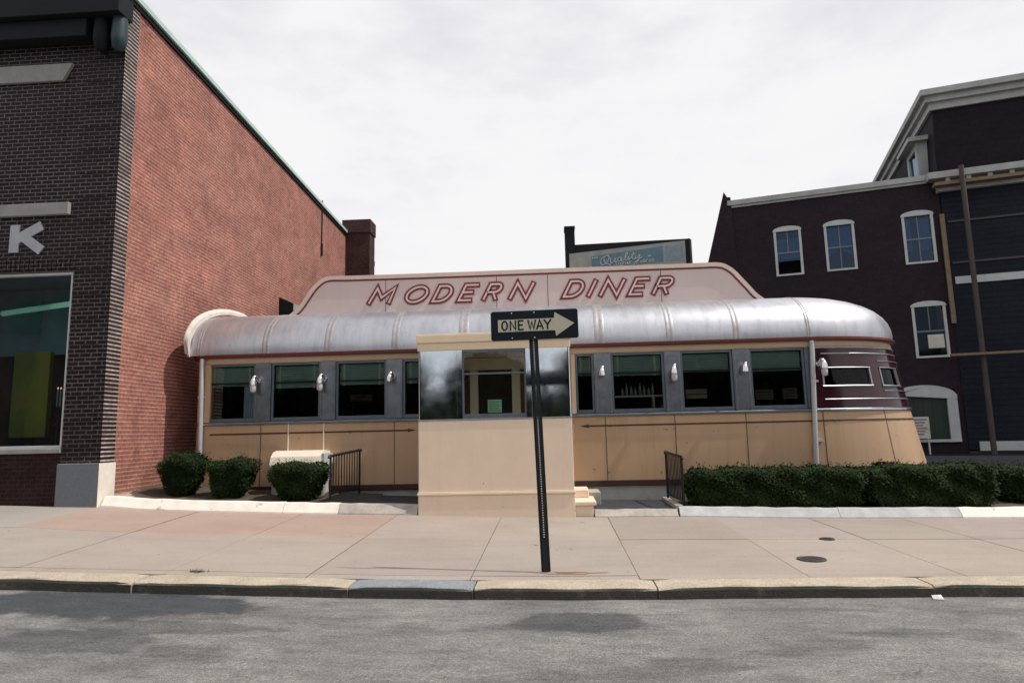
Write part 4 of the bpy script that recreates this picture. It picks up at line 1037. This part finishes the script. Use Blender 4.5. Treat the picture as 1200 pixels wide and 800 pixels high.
# lintel, ledge, plinth, coping
mb = MB(); a, b = at(88, 76, FY), at(76, 96, FY)
mb.prism([(-12.9, FY-.06, b.z), (b.x, FY-.06, b.z), (a.x, FY-.06, a.z), (-12.9, FY-.06, a.z)], (0, .08, 0)); mb.build('lintel', 'stone', BL, .008)
mb = MB(); mb.box(-12.9, at(83, 245, FY).x, FY-.07, FY+.02, 5.47, 5.69); mb.build('ledge', 'stone', BL, .01)
mb = MB(); mb.box(xwr-.005, XW+.022, FY-.06, yq+.02, .1, 1.127); mb.mi = [1 if i_ == 2 else 0 for i_ in range(6)]; mb.build('plinth', ['plinth', 'plinthgrey'], BL)
mb = MB(); mb.box(xwl+.6, at(75, 160, FY).x, FY-.004, FY+.01, 5.70, b.z-.002); mb.build('blind_panel', 'brickdark', BL)
mb = MB(); mb.prism([(wx(FY)-.4, FY-.05, ZR), (wx(FY)+.10, FY-.05, ZR), (wx(FY)+.10, FY-.05, ZR+.1), (wx(FY)-.4, FY-.05, ZR+.16)], (TW*(YE-FY), YE-FY-.05, 0)); mb.build('coping', 'coping', BL)
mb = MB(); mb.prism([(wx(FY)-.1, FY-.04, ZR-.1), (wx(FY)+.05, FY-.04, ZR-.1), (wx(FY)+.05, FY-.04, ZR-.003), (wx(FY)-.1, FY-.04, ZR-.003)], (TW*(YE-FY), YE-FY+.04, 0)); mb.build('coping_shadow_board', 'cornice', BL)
z0 = at(80, 50, FY-.1).z
mb = MB(); mb.box(-14.6, at(108, 50, FY-.1).x, FY-.28, FY, z0, z0+.35); mb.box(-14.6, XW+.1, FY-.4, FY, z0+.36, z0+.75); mb.build('cornice', 'cornice', BL, .01)
for px, mt in ((118, 'cornice'), (139, 'patina')):
    a = at(px, 60, FY-.15); mb = MB(); mb.tube([(a.x, FY-.15, a.z), (a.x, FY-.15, a.z+.06), (a.x, FY-.15, a.z+.25), (a.x, FY-.15, z0+.5)], [.04, .11, .14, .12], 0, 12); mb.build('cornice_bracket', mt, BL)
# white shop letter (right end of a word): K
mb = MB(); a, b = at(40, 295, FY-.05), at(52.5, 261, FY-.05)
h_ = b.z-a.z; letters([('K', b.x-.50-.07, .50)], lambda x, z, d: Vector((x, FY-.025+d, a.z+z+.06)), .17, h_-.12, 0, mb, -.0, thick=.03, ext=.05)
M['shopletter'] = paint('white_letter', (.45, .47, .50), .6)
mb.build('shop_letter', 'shopletter', BL)
# chimney
CH = MB(); yc = 25.3; x0 = wx(yc)-.1; x1 = at(433, 290, yc).x; zc = at(420, 257.5, yc).z
CH.box(x0, x1, yc, yc+.75, 3.5, zc-.55); CH.box(x0-.03, x1+.04, yc-.04, yc+.79, zc-.55, zc)
CHM = CH.build('chimney', 'brickchim', BL)
mb = MB(); mb.box(x0+.1, x1-.1, yc+.1, yc+.65, zc, zc+.02); mb.build('chimney_cap', 'cornice', CHM)
# wall footing, mast, exhaust hood
mb = MB(); mb.add([(wx(FY+.4)+.002, FY+.36, .2), (wx(FY+.4)+.34, FY+.36, .2), (wx(FY+.4)+.30, FY+.36, .50), (wx(FY+.4)+.002, FY+.36, .53)], [(0, 1, 2, 3)])
mb.prism([(wx(FY+.4)+.002, FY+.4, .2), (wx(FY+.4)+.34, FY+.4, .2), (wx(FY+.4)+.26, FY+.4, .53), (wx(FY+.4)+.002, FY+.4, .57)], (TW*1.6, 1.6, 0)); mb.build('wall_footing', 'footing', BL)
a = on(377, 235, Vector((wx(21), 21, 0)), Vector((1, .043, 0))); mb = MB(); mb.tube([(a.x+.03, a.y, a.z), (a.x+.03, a.y, a.z-2.0)], .02, 0, 6); mb.tube([(a.x+.03, a.y, a.z-1.6), (a.x+.03, a.y, a.z-2.05)], .045, 0, 6); mb.build('mast', 'cornice', BL)
a = on(327, 348, Vector((wx(18), 18, 0)), Vector((1, .043, 0)))
HD = thing('exhaust_hood', (a.x, a.y+.4, 5.0), 'dark metal exhaust hood on the brick side wall behind the diner', 'exhaust hood')
mb = MB(); mb.prism([(a.x, a.y, a.z-.7), (a.x+.42, a.y, a.z-.7), (a.x+.42, a.y, a.z-.2), (a.x, a.y, a.z)], (0, .9, 0)); mb.build('hood_body', 'cornice', HD)
mb = MB(); mb.prism([(a.x+.42, a.y+.05, a.z-.6), (a.x+.85, a.y+.25, a.z-.32), (a.x+.42, a.y+.05, a.z-.2)], (0, .7, 0)); mb.build('hood_flap', 'greytrim2', HD)
# shop display
a, b = at(40, 512, 11.45), at(60, 412, 11.45); mb = MB(); mb.box(a.x-.5, b.x-.06, 11.45, 11.51, a.z, b.z); mb.box(b.x-.06, b.x, 11.44, 11.53, a.z, b.z)
M['lime'] = paint('lime_panel', (.20, .22, .02), .6); single(mb, 'display_panel', 'lime', 'yellow green display panel standing inside the shop window', 'display panel')
mb = MB(); a = at(66, 510, 11.65); zc0 = 1.25
mb.tube([(a.x, 11.65, zc0), (a.x, 11.65, zc0+.02), (a.x, 11.65, zc0+.04), (a.x, 11.65, 2.0)], [.1, .1, .02, .015], 0, 10)
for px, py in ((59, 469), (68, 456), (71.5, 456)):
    c = at(px, py, 11.65); mb.tube([(a.x, 11.65, 1.85), ((a.x+c.x)/2, 11.65, 1.78), (c.x, 11.65, c.z-.32)], .012, 0, 6); mb.tube([(c.x, 11.65, c.z-.32), (c.x, 11.65, c.z)], .016, 1, 8); mb.tube([(c.x, 11.65, c.z), (c.x, 11.65, c.z+.02), (c.x, 11.65, c.z+.045)], [.006, .011, .001], 2, 8)
M['candle'] = paint('candle_wax', (.3, .5, .45), .6); M['flame'] = emit('candle_bulb', (1, .55, .2), 1.2)
single(mb, 'candelabra', ['iron', 'candle', 'flame'], 'candelabra with three lit candles inside the shop window', 'candelabra')

# ------------------------------------------------------------------ maroon building and mansard house at right
TH = R(15.8); P0 = Vector((6.216, 22, 0)); U = Vector((math.cos(TH), -math.sin(TH), 0)); Vn = Vector((math.sin(TH), math.cos(TH), 0))
def LP(a, b, z): return P0 + U*a + Vn*b + Vector((0, 0, z))
LT_ = lambda v: LP(v.x, v.y, v.z)
def loc(px, py, b=0.):
    q = on(px, py, P0+Vn*b, Vn)-P0; return q.dot(U), q.z
def arch_poly(a0, a1, z0, zs, zt, n=10):
    cx_, hw = (a0+a1)/2, (a1-a0)/2; return [(a0, z0), (a1, z0)] + [(cx_+hw*math.cos(math.pi*k/n), zs+(zt-zs)*math.sin(math.pi*k/n)) for k in range(n+1)]
RB = thing('maroon_building', tuple(LP(3, 3, .5)), 'three storey maroon brick building with arched grey window frames', 'building')
zc_ = loc(970, 223)[1]; aL = loc(853, 260)[0]; aR = loc(1108, 300)[0]+.02
# openings
OPN = []
for (l, r_, t_, b_, q) in ((908, 940.5, 270, 323, 0), (967, 1003, 263, 317, 0), (1058.5, 1096, 252, 309, 0), (1070.5, 1111, 358, 419, 0)):
    ym = (t_+b_)/2; OPN.append((loc(l, ym)[0], loc(r_, ym)[0], loc((l+r_)/2, b_)[1], loc((l+r_)/2, t_)[1]))
gd = (loc(1054, 490)[0], loc(1124, 490)[0], .55, loc(1090, 456)[1])
# front wall as columns with holes
mb = MB()
holes = OPN + [(gd[0]+.02, gd[1]-.02, gd[2]+.45, gd[3])]
xs = sorted(set([aL, aR] + [h[0] for h in holes] + [h[1] for h in holes])); zs_ = sorted(set([-.2, zc_-.05] + [h[2] for h in holes] + [h[3] for h in holes]))
for i in range(len(xs)-1):
    for j in range(len(zs_)-1):
        cx_, cz_ = (xs[i]+xs[i+1])/2, (zs_[j]+zs_[j+1])/2
        if any(h[0] < cx_ < h[1] and h[2] < cz_ < h[3] for h in holes): continue
        mb.add([LP(xs[i], 0, zs_[j]), LP(xs[i+1], 0, zs_[j]), LP(xs[i+1], 0, zs_[j+1]), LP(xs[i], 0, zs_[j+1])], [(0, 1, 2, 3)])
for h in holes:
    a0, a1, z0, z1 = h
    for q in ([(a0, 0, z0), (a0, .3, z0), (a0, .3, z1), (a0, 0, z1)], [(a1, 0, z0), (a1, 0, z1), (a1, .3, z1), (a1, .3, z0)], [(a0, 0, z1), (a0, .3, z1), (a1, .3, z1), (a1, 0, z1)], [(a0, 0, z0), (a1, 0, z0), (a1, .3, z0), (a0, .3, z0)]):
        mb.add([LP(*p) for p in q], [(0, 1, 2, 3)])
mb.add([LP(aL, 0, -.2), LP(aL, 0, zc_-.05), LP(aL, 9, zc_-.05), LP(aL, 9, -.2)], [(0, 1, 2, 3)])
mb.add([LP(aL, 0, zc_-.05), LP(aR, 0, zc_-.05), LP(aR, 9, zc_-.05), LP(aL, 9, zc_-.05)], [(0, 1, 2, 3)])
mb.box(aL+.2, aR-.2, .9, .95, 0, zc_-.2, 1, LT_)
mb.build('wall', ['maroonbrick', 'dark'], RB)
mb = MB(); mb.box(aL+.02, aR-.0, -.10, .3, zc_-.12, zc_+.05, 0, LT_); mb.box(aL+.02, aR, -.05, .2, zc_-.20, zc_-.122, 0, LT_); mb.build('cornice', 'greytrim2', RB)
# battered end pier
pts = [on(852, 232, P0+Vn*.02, Vn), on(848, 226, P0+Vn*.02, Vn), on(829, 312, P0+Vn*.02, Vn), on(822, 345, P0+Vn*.02, Vn), on(868, 345, P0+Vn*.02, Vn), on(856, 232, P0+Vn*.02, Vn)]
mb = MB(); mb.prism([p-Vn*.08 for p in pts], Vn*.6); mb.build('end_pier', 'maroonbrick', RB)
def sash(h, k):
    a0, a1, z0, z1 = h; fr = MB(); t = .075
    fr.box(a0, a0+t, -.03, .12, z0, z1, 0, LT_); fr.box(a1-t, a1, -.03, .12, z0, z1, 0, LT_); fr.box(a0+t, a1-t, -.03, .12, z0, z0+.06, 0, LT_)
    pol = [(a0-.02, z1-.02), (a1+.02, z1-.02)] + [((a0+a1)/2+((a1-a0)/2+.02)*math.cos(math.pi*q/10), z1+.01+.14*math.sin(math.pi*q/10)) for q in range(11)]
    fr.prism([LP(x, -.04, z) for x, z in pol], Vn*.08)
    W = fr.build('window', 'greytrim', RB)
    zm_ = (z0+z1)/2+.02
    mb = MB(); mb.box(a0+t, a1-t, .03, .07, zm_-.025, zm_+.025, 0, LT_); mb.box((a0+a1)/2-.015, (a0+a1)/2+.015, .035, .065, zm_+.025, z1-.02, 0, LT_)
    if k in (1, 2): mb.box((a0+a1)/2-.015, (a0+a1)/2+.015, .035, .065, z0+.06, zm_-.025, 0, LT_)
    mb.build('sash_bar', 'darkframe', W)
    mb = MB(); mb.box(a0+t, a1-t, .05, .054, (zm_-.28 if k == 0 else z0+.06), z1-.02, 0, LT_); mb.build('pane', 'blueglass' if k < 3 else 'blueglassdark', W)
    mb = MB()
    if k == 2:
        w_ = (a1-a0-2*t)
        mb.box(a0+t, a0+t+w_*.26, .14, .16, z0+.45, z1-.1, 0, LT_); mb.box(a1-t-w_*.45, a1-t, .14, .16, z0+.45, z1-.1, 0, LT_)
        mb.build('curtain', 'curtain', W)
    elif k == 1:
        mb.prism([LP(a0+t, .14, z1-.05), LP(a1-t, .14, z1-.05), LP(a1-t, .14, z0+.5), LP((a0+a1)/2, .14, zm_-.05), LP(a0+t, .14, z0+.5)], Vn*.02); mb.build('curtain', 'curtain', W)
    elif k == 0:
        mb.box(a0+t, a1-t, .14, .16, zm_-.18, z1-.25, 0, LT_); mb.build('curtain', 'curtain', W)
    else:
        c0, c1 = loc(1088, 408, .0), loc(1107, 391, .0); mb.box(c0[0]+.02, c1[0]-.02, .02, .03, c0[1], c1[1], 0, LT_); mb.build('window_notice', 'paper', W)
for k, h in enumerate(OPN): sash(h, k)
# arched green doorway
a0, a1, z0, z1 = gd; zb_ = loc(1100, 514.5)[1]
mb = MB(); ai = loc(1112, 490)[0]; zt_ = loc(1112, 461)[1]
pol = [(a0-.2, zt_), (a1, zt_-.16)] + [((a0-.2+a1)/2+(a1-a0+.2)/2*math.cos(math.pi*q/14), zt_-.16*math.cos(0)*.5+.36*math.sin(math.pi*q/14)) for q in range(15)]
mb.prism([LP(x, -.05, z) for x, z in pol[:1]+pol[1:]], Vn*.1)
mb.box(ai, a1, -.04, .1, zb_, zt_-.02, 0, LT_); mb.box(a0-.2, a1, -.06, .1, zb_-.08, zb_, 0, LT_); mb.box(a0-.05, a0+.08, -.04, .1, zb_, zt_-.02, 0, LT_)
GDR = mb.build('doorway', 'greytrim', RB)
mb = MB(); mb.box(a0+.08, ai, .06, .1, zb_, zt_+.05, 0, LT_)
for i in range(5): xx = a0+.08+(ai-a0-.08)*(i+.5)/5; mb.box(xx-.01, xx+.01, .05, .062, zb_+.02, zt_-.05, 0, LT_)
mb.build('green_door', 'greendoor', GDR)
# placard leaning in front of the door
c0, c1 = loc(1068, 513, -.5), loc(1088, 488, -.5)
mb = MB(); mb.box(c0[0], c1[0]-.0, -.52, -.49, c0[1]-.02, c1[1], 0, LT_)
M['ink'] = paint('faded_print', (.30, .20, .26), .8)
for i in range(6): mb.box(c0[0]+.05, c1[0]-.06-.05*(i % 3), -.527, -.521, c1[1]-.10-i*.085, c1[1]-.06-i*.085, 1 if i else 1, LT_)
mb.box(c0[0]+.03, c0[0]+.07, -.5, -.46, .5, c0[1], 0, LT_); mb.box(c1[0]-.07, c1[0]-.03, -.5, -.46, .5, c0[1], 0, LT_)
single(mb, 'notice_board', ['paper', 'ink'], 'white printed notice board standing by the green door behind the diner', 'notice board')
# mansard house
MH = thing('mansard_house', tuple(LP(10, 4, .5)), 'tall dark house with slate mansard roof and pale cornices at right', 'house')
hL = loc(1108, 300)[0]+.04; hR = hL+9; zl = loc(1130, 204, -.1)[1]; zf = loc(1130, 222, -.1)[1]; zu = loc(1097, 103, -.1)[1]
mb = MB(); zb0 = loc(1150, 527, -.02)[1]
mb.box(hL, hR, -.05, 9, zb0, zf, 0, LT_); mb.build('wall', 'siding', MH)
mb = MB(); mb.box(hL+.25, hR, -.10, -.0, zb0-.02, loc(1150, 517, -.1)[1], 0, LT_); mb.build('base_trim', 'greytrim', MH)
mb = MB(); mb.box(hL, hR, -.05, 9, -.3, zb0-.03, 0, LT_); mb.build('foundation', 'dark', MH)
mb = MB(); mb.box(hL-.10, hR, -.2, .2, zf, zf+.22, 0, LT_); mb.box(hL-.05, hR, -.14, .2, zf+.222, zl-.12, 0, LT_); mb.box(hL-.35, hR, -.42, .3, zl-.118, zl+.08, 0, LT_)
for i in range(16): xx = hL+.1+i*.55; mb.box(xx, xx+.12, -.34, -.141, zl-.3, zl-.12, 0, LT_)
mb.build('lower_cornice', 'greytrim2', MH)
mb = MB(); h0, h1 = zl+.08, zu-.35; ins = .12                       # mansard body, slopes inward
lb = [LP(hL, .05, h0), LP(hR, .05, h0), LP(hR, 9.5, h0), LP(hL, 9.5, h0)]; ub = [LP(hL+ins, .25, h1), LP(hR, .25, h1), LP(hR, 9.2, h1), LP(hL+ins, 9.2, h1)]
mb.add(lb+ub, [(0, 1, 5, 4), (3, 0, 4, 7), (2, 3, 7, 6), (4, 5, 6, 7)]); mb.build('roof', 'slateroof', MH)
mb = MB()
for o_, z0, z1 in ((.10, h1-.25, h1-.02), (.22, h1-.018, h1+.17), (.36, h1+.172, h1+.36)):
    mb.box(hL+ins-o_, hR, .25-o_, 9.2+o_, z0, z1, 0, LT_)
mb.build('upper_cornice', 'greytrim2', MH)
# dormer on the left slope
da0 = hL-.35; dy0 = 1.0; dy1 = 2.3; dz0 = h0+.02; dz1 = dz0+(h1-h0)*.62
mb = MB(); mb.box(da0+.1, hL+.3, dy0, dy0+.22, dz0, dz1, 0, LT_); mb.box(da0+.1, hL+.3, dy1-.22, dy1, dz0, dz1, 0, LT_); mb.box(da0+.1, hL+.3, dy0+.22, dy1-.22, dz1-.2, dz1, 0, LT_); mb.box(da0-.15, hL+.35, dy0-.2, dy1+.2, dz1+.002, dz1+.14, 0, LT_)
mb.box(da0+.1, hL+.3, dy0+.22, dy1-.22, dz0, dz0+.2, 0, LT_)
mb.box(da0+.15, hL+.3, dy0-.01, dy0, dz0, dz1-.3, 0, LT_)
mb.box(da0+.3, hL+.6, dy0+.05, dy1-.05, dz0, dz1-.05, 1, LT_)
DR = mb.build('dormer', ['greytrim2', 'dark'], MH); mb = MB(); mb.box(da0+.16, da0+.17, dy0+.22, dy1-.22, dz0+.2, dz1-.2, 0, LT_); mb.build('pane', 'blueglass', DR)
mb = MB(); mb.box(da0+.1, hL+.3, 5.2, 6.2, dz0, dz1, 0, LT_); mb.box(da0-.15, hL+.35, 5.0, 6.4, dz1+.002, dz1+.14, 0, LT_); mb.build('dormer', 'greytrim2', MH)
for zz, h_ in ((loc(1140, 327, -.06)[1], .22),):
    mb = MB(); mb.box(hL+.12, hR, -.10, -.051, zz-h_/2, zz+h_/2, 0, LT_); mb.build('sign_board', 'greytrim', MH)
mb = MB()
for py in (257, 306): zz = loc(1140, py, -.06)[1]; mb.box(hL+.1, hR, -.09, -.051, zz-.03, zz+.03, 0, LT_)
mb.build('siding_batten', 'polegrey', MH)
# raw timber corner strip, plank, pole
a, b = loc(1110, 250, -.1), loc(1127.5, 378, -.1)
mb = MB(); mb.box(hL-.10, hL+.02, -.12, -.052, b[1], a[1], 0, LT_); mb.build('corner_board', 'timber', MH)
a, b = loc(1093, 219, -.25), loc(1200, 203, -.25)
mb = MB(); mb.box(a[0], b[0], -.5, -.21, a[1]-.05, a[1]+.05, 0, LT_)
single(mb, 'scaffold_plank', 'timber', 'raw timber plank lying along the lower cornice of the dark house', 'plank')
a, b = loc(1126, 194, -.6), loc(1153, 425, -.6)
mb = MB(); q0, q1 = LP(a[0], -.6, a[1]), LP(b[0], -.6, b[1]); dq = q1-q0; mb.tube([q0, q0+dq*((q0.z-.5)/-dq.z)], [.07, .075], 0, 10)
single(mb, 'scaffold_pole', 'polegrey', 'tall grey pole standing before the dark house wall', 'pole')
a, b = loc(1114, 416, -.7), loc(1200, 411, -.7)
mb = MB(); mb.box(a[0], b[0]+2, -.78, -.66, a[1]-.035, a[1]+.035, 0, LT_)
single(mb, 'scaffold_rail', 'timber', 'thin pale horizontal pole crossing the dark house wall', 'pole')

# ------------------------------------------------------------------ billboard on the low dark building behind
BB = thing('dark_building', (4, 37, .55), 'distant low dark building with a flat roof behind the billboard', 'building')
ya = 35.0; p1, p2 = at(673, 287, ya), at(806.5, 279.5, ya); zt = (p1.z+p2.z)/2
mb = MB(); mb.prism([(p1.x-.4, ya, .3), (p2.x, ya, .3), (p2.x, ya, p2.z), (p1.x-.4, ya, p1.z)], (0, 8, 0)); mb.build('wall', 'cornice', BB)
a, b = at(661.5, 266, ya-.1), at(673, 266, ya-.1); mb = MB(); mb.box(a.x, b.x, ya-.2, ya+.6, .3, a.z-.12); mb.box(a.x-.03, b.x+.03, ya-.23, ya+.63, a.z-.12, a.z); mb.build('chimney', 'cornice', BB)
yb0, yb1 = 34.0, 31.0
q = [at(667, 297.5, yb0), at(802.5, 281.5, yb1), at(806, 322, yb1), at(668, 330, yb0)]
tz = (q[0].z+q[1].z)/2
bu = (Vector((q[1].x, yb1, 0))-Vector((q[0].x, yb0, 0))); bl_ = bu.length; bu.normalize(); bn = Vector((bu.y, -bu.x, 0))
BO = Vector((q[0].x, yb0, 0)); zt0 = q[0].z; zt1 = q[1].z
BD = thing('billboard', (BO+bu*bl_/2+Vector((0, 0, .55))), 'faded grey and blue billboard lettered Quality above the diner sign', 'billboard')
def bbp(px, py, d=0.):
    p = on(px, py, BO+bn*d, bn); return p
mb = MB(); zb = 7.2
mb.prism([Vector((BO.x, BO.y, zb)), Vector((q[1].x, yb1, zb)), Vector((q[1].x, yb1, zt1)), Vector((BO.x, BO.y, zt0))], -bn*.12); mb.build('board', 'board', BD)
mb = MB()
e0, e1 = bbp(803, 281, .0), bbp(808, 281, .0)
mb.prism([Vector((e0.x, e0.y, zb)), Vector((e1.x, e1.y, zb)), Vector((e1.x, e1.y, zt1+.06)), Vector((e0.x, e0.y, zt1+.06))], -bn*.3); mb.build('frame', 'cornice', BD)
mb = MB()
for f in (.1, .5, .9): c = BO+bu*bl_*f-bn*.3; mb.tube([(c.x, c.y, .4), (c.x, c.y, 8.6)], .12, 0, 8)
mb.build('support_post', 'cornice', BD)
mb = MB(); mb.prism([bbp(692, 300.5, .006), bbp(776, 288.5, .006), bbp(777.5, 307, .006), bbp(694, 313.5, .006)], -bn*.005); mb.build('blue_field', 'boardblue', BD)
mb = MB(); mb.prism([bbp(779, 288, .006), bbp(800, 287, .006), bbp(801, 305, .006), bbp(780, 307, .006)], -bn*.005); mb.build('pale_field', 'boardfaint', BD)
mb = MB()
def script(P, w):
    P = [bbp(x, y, .012) for x, y in P]
    mb.tube(P, w, 0, 5)
def cr(P, n=5):
    out = []
    for i in range(len(P)-1):
        for k in range(n):
            t = k/n; out.append((interp([(j, p[0]) for j, p in enumerate(P)], i+t), interp([(j, p[1]) for j, p in enumerate(P)], i+t)))
    return out+[P[-1]]
w_ = .032
script(cr([(709, 300.5), (705.5, 303), (704, 308), (706, 311), (710, 309), (713.5, 304), (713.5, 300.5), (710.5, 300), (708, 303), (709.5, 308), (716, 310.5)]), w_)       # Q
script(cr([(716, 302.5), (715.5, 307), (718, 308), (720.5, 305), (721.3, 302), (720.8, 307), (723, 307)]), w_)                                                             # u
script(cr([(728.5, 302), (725.5, 302), (724, 305.5), (726.5, 306.5), (728.8, 302.5), (728.5, 306), (730.5, 305.5)]), w_)                                                   # a
script(cr([(730.5, 305.5), (734.5, 300), (735.5, 296.5), (733.8, 297.5), (732.5, 304), (734.5, 305)]), w_)                                                                 # l
script(cr([(734.5, 305), (737, 301), (736.5, 304.2), (738.5, 304)]), w_); script([(738.3, 298.2), (738.6, 297.5)], w_)                                                       # i
script(cr([(738.5, 304), (741.5, 299), (743, 295), (740.8, 302), (742.5, 303.5), (744.5, 303)]), w_); script([(740, 299), (745, 298)], w_)                                  # t
script(cr([(745, 299.5), (744.8, 303), (747.5, 302), (750, 298.5), (748, 306), (744.5, 310), (743.5, 308.5), (748, 304.5), (753, 301)]), w_)                                  # y
for (x0, x1, y0, y1, n) in ((722, 741, 309.5, 307.7, 7), (746, 767, 307, 305, 6)):                # small block capitals, too weathered to read
    for i in range(n):
        f = (i+.5)/n; x = x0+(x1-x0)*f; y = y0+(y1-y0)*f; k = i % 3
        script([(x-1, y+1.6), (x-.9, y-1.6)], .022)
        if k != 1: script([(x-.9, y-1.6), (x+.8, y-1.7)], .022)
        if k != 0: script([(x+.8, y-1.6), (x+.8, y+1.5)], .022)
        if k == 2: script([(x-.9, y+1.5), (x+.7, y+1.4)], .022)
for (x, y) in ((760, 300), (762, 299.8), (694.5, 302.5), (697, 302.2), (699.5, 301.9)): script([(x-.7, y+1), (x, y-1), (x+.7, y+1)], .022)
mb.build('billboard_lettering', 'boardpale', BD)

# ------------------------------------------------------------------ the other side of the street (seen mirrored in steel and glass)
OB = thing('row_building', (2, -20, .1), 'low dark brick building across the street, mirrored in the diner windows', 'building')
mb = MB(); mb.box(-24, -9, -22, -16, 0, 4.4); mb.box(-8.9, 13.9, -22, -17, 0, 3.9); mb.box(14, 30, -22, -16, 0, 4.6); mb.build('wall', 'brickchim', OB)
mb = MB()
for x in (-22, -18, -14, -1.5, 2.5, 6.5, 16, 20, 24): mb.box(x, x+1.6, -16.98 if -8.9 < x < 13.9 else -15.98, -16.9 if -8.9 < x < 13.9 else -15.9, 1.2, 2.9)
mb.build('window', 'greytrim', OB)
OB2 = thing('added_dark_block', (-34, -18, .1), 'tall dark brick block added out of view across the street, darkening the shop window reflection', 'building')  # unseen block, added to darken what the shop window mirrors
mb = MB(); mb.box(-52, -25.5, -22, -13, 0, 14); mb.build('wall', 'brickchim', OB2)
mb = MB()
for x in range(-50, -27, 4):
    for z in (1.5, 4.5, 7.5): mb.box(x, x+1.5, -12.99, -12.9, z, z+1.8)
mb.build('window', 'cornice', OB2)
rnd.seed(5)
mb = MB()
for cx_, cz_, rr in ((-22, 4.2, 3.4), (-17.5, 4.6, 3.4), (-13.2, 4.4, 3.2), (-9.6, 4.3, 2.6), (-3.6, 4.2, 2.1), (-6.3, 1.9, 2.2), (-.6, 2.0, 2.2), (2.6, 4.6, 2.4), (6.2, 4.9, 3.2), (10.5, 4.6, 3.2), (15, 4.8, 3.4), (20, 4.6, 3.8)):
    for i in range(2200):
        d = Vector((rnd.gauss(0, 1), rnd.gauss(0, 1), rnd.gauss(0, 1))).normalized(); k = rnd.uniform(.5, 1)**.6
        p = Vector((cx_+d.x*rr*k, -13.2+d.y*rr*.5*k, cz_+d.z*rr*.62*k)); leaf_quad(mb, p, d, .6)
tag(mb.build('treeline', 'treeleaf'), 'leafy dark tree line across the street', 'trees', kind='stuff')

# ------------------------------------------------------------------ sky and sun
SUN_EL, SUN_ROT = 56, 94       # degrees; azimuth measured from +Y towards +X
wd = bpy.data.worlds.new('World'); S.world = wd; wd.use_nodes = True; nt = wd.node_tree
bg = nt.nodes['Background']
sky = nt.nodes.new('ShaderNodeTexSky'); sky.sky_type = 'NISHITA'; sky.sun_disc = False
AZ = 96.0
sky.sun_elevation = R(SUN_EL); sky.sun_rotation = R(AZ); sky.air_density = 1.; sky.dust_density = 2.5
tc = nt.nodes.new('ShaderNodeTexCoord'); sp = nt.nodes.new('ShaderNodeSeparateXYZ'); nt.links.new(tc.outputs['Generated'], sp.inputs[0])
mp = nt.nodes.new('ShaderNodeMapping'); mp.inputs['Scale'].default_value = (1.6, 1.6, 4.2); nt.links.new(tc.outputs['Generated'], mp.inputs[0])
nz = nt.nodes.new('ShaderNodeTexNoise'); nz.inputs['Scale'].default_value = 1.5; nz.inputs['Detail'].default_value = 7; nz.inputs['Roughness'].default_value = .55; nt.links.new(mp.outputs[0], nz.inputs['Vector'])
cloud = ramp(nt, nz.outputs['Fac'], .28, .5, .82, 1.)
def mth(op, a_, b_, clamp=False):
    n = nt.nodes.new('ShaderNodeMath'); n.operation = op; n.use_clamp = clamp
    for k, v in enumerate((a_, b_)):
        if isinstance(v, (int, float)): n.inputs[k].default_value = v
        else: nt.links.new(v, n.inputs[k])
    return n.outputs[0]
# a bank of bright thin cloud fills the northern sky; it breaks up overhead and towards the south
north = ramp(nt, sp.outputs[1], -.15, .42)
patch = ramp(nt, nz.outputs['Fac'], .50, .66)
fac = mth('MAXIMUM', mth('MULTIPLY', north, cloud), ramp(nt, nz.outputs['Fac'], .35, .62, .74, 1.0), True)
wc = mixc(nt, ramp(nt, nz.outputs['Fac'], .33, .58), (8.5, 8.4, 8.75), (9.4, 9.3, 9.4))
wcol = mixc(nt, fac, sky.outputs[0], wc)
nt.links.new(wcol, bg.inputs['Color']); bg.inputs['Strength'].default_value = .1
sl = bpy.data.lights.new('sun', 'SUN'); sl.energy = 3.7; sl.angle = R(.55); sl.color = (1, .945, .86)
so = bpy.data.objects.new('sun', sl); COL.objects.link(so)
dirv = Vector((math.sin(R(AZ))*math.cos(R(SUN_EL)), math.cos(R(AZ))*math.cos(R(SUN_EL)), math.sin(R(SUN_EL))))
so.rotation_euler = dirv.to_track_quat('Z', 'Y').to_euler(); so.location = (20, 0, 30)

S.view_settings.view_transform = 'Standard'; S.view_settings.look = 'None'; S.view_settings.gamma = 1; S.view_settings.exposure = 0
S.render.engine = 'CYCLES'; S.cycles.max_bounces = 8; S.cycles.transparent_max_bounces = 12; S.cycles.use_denoising = True
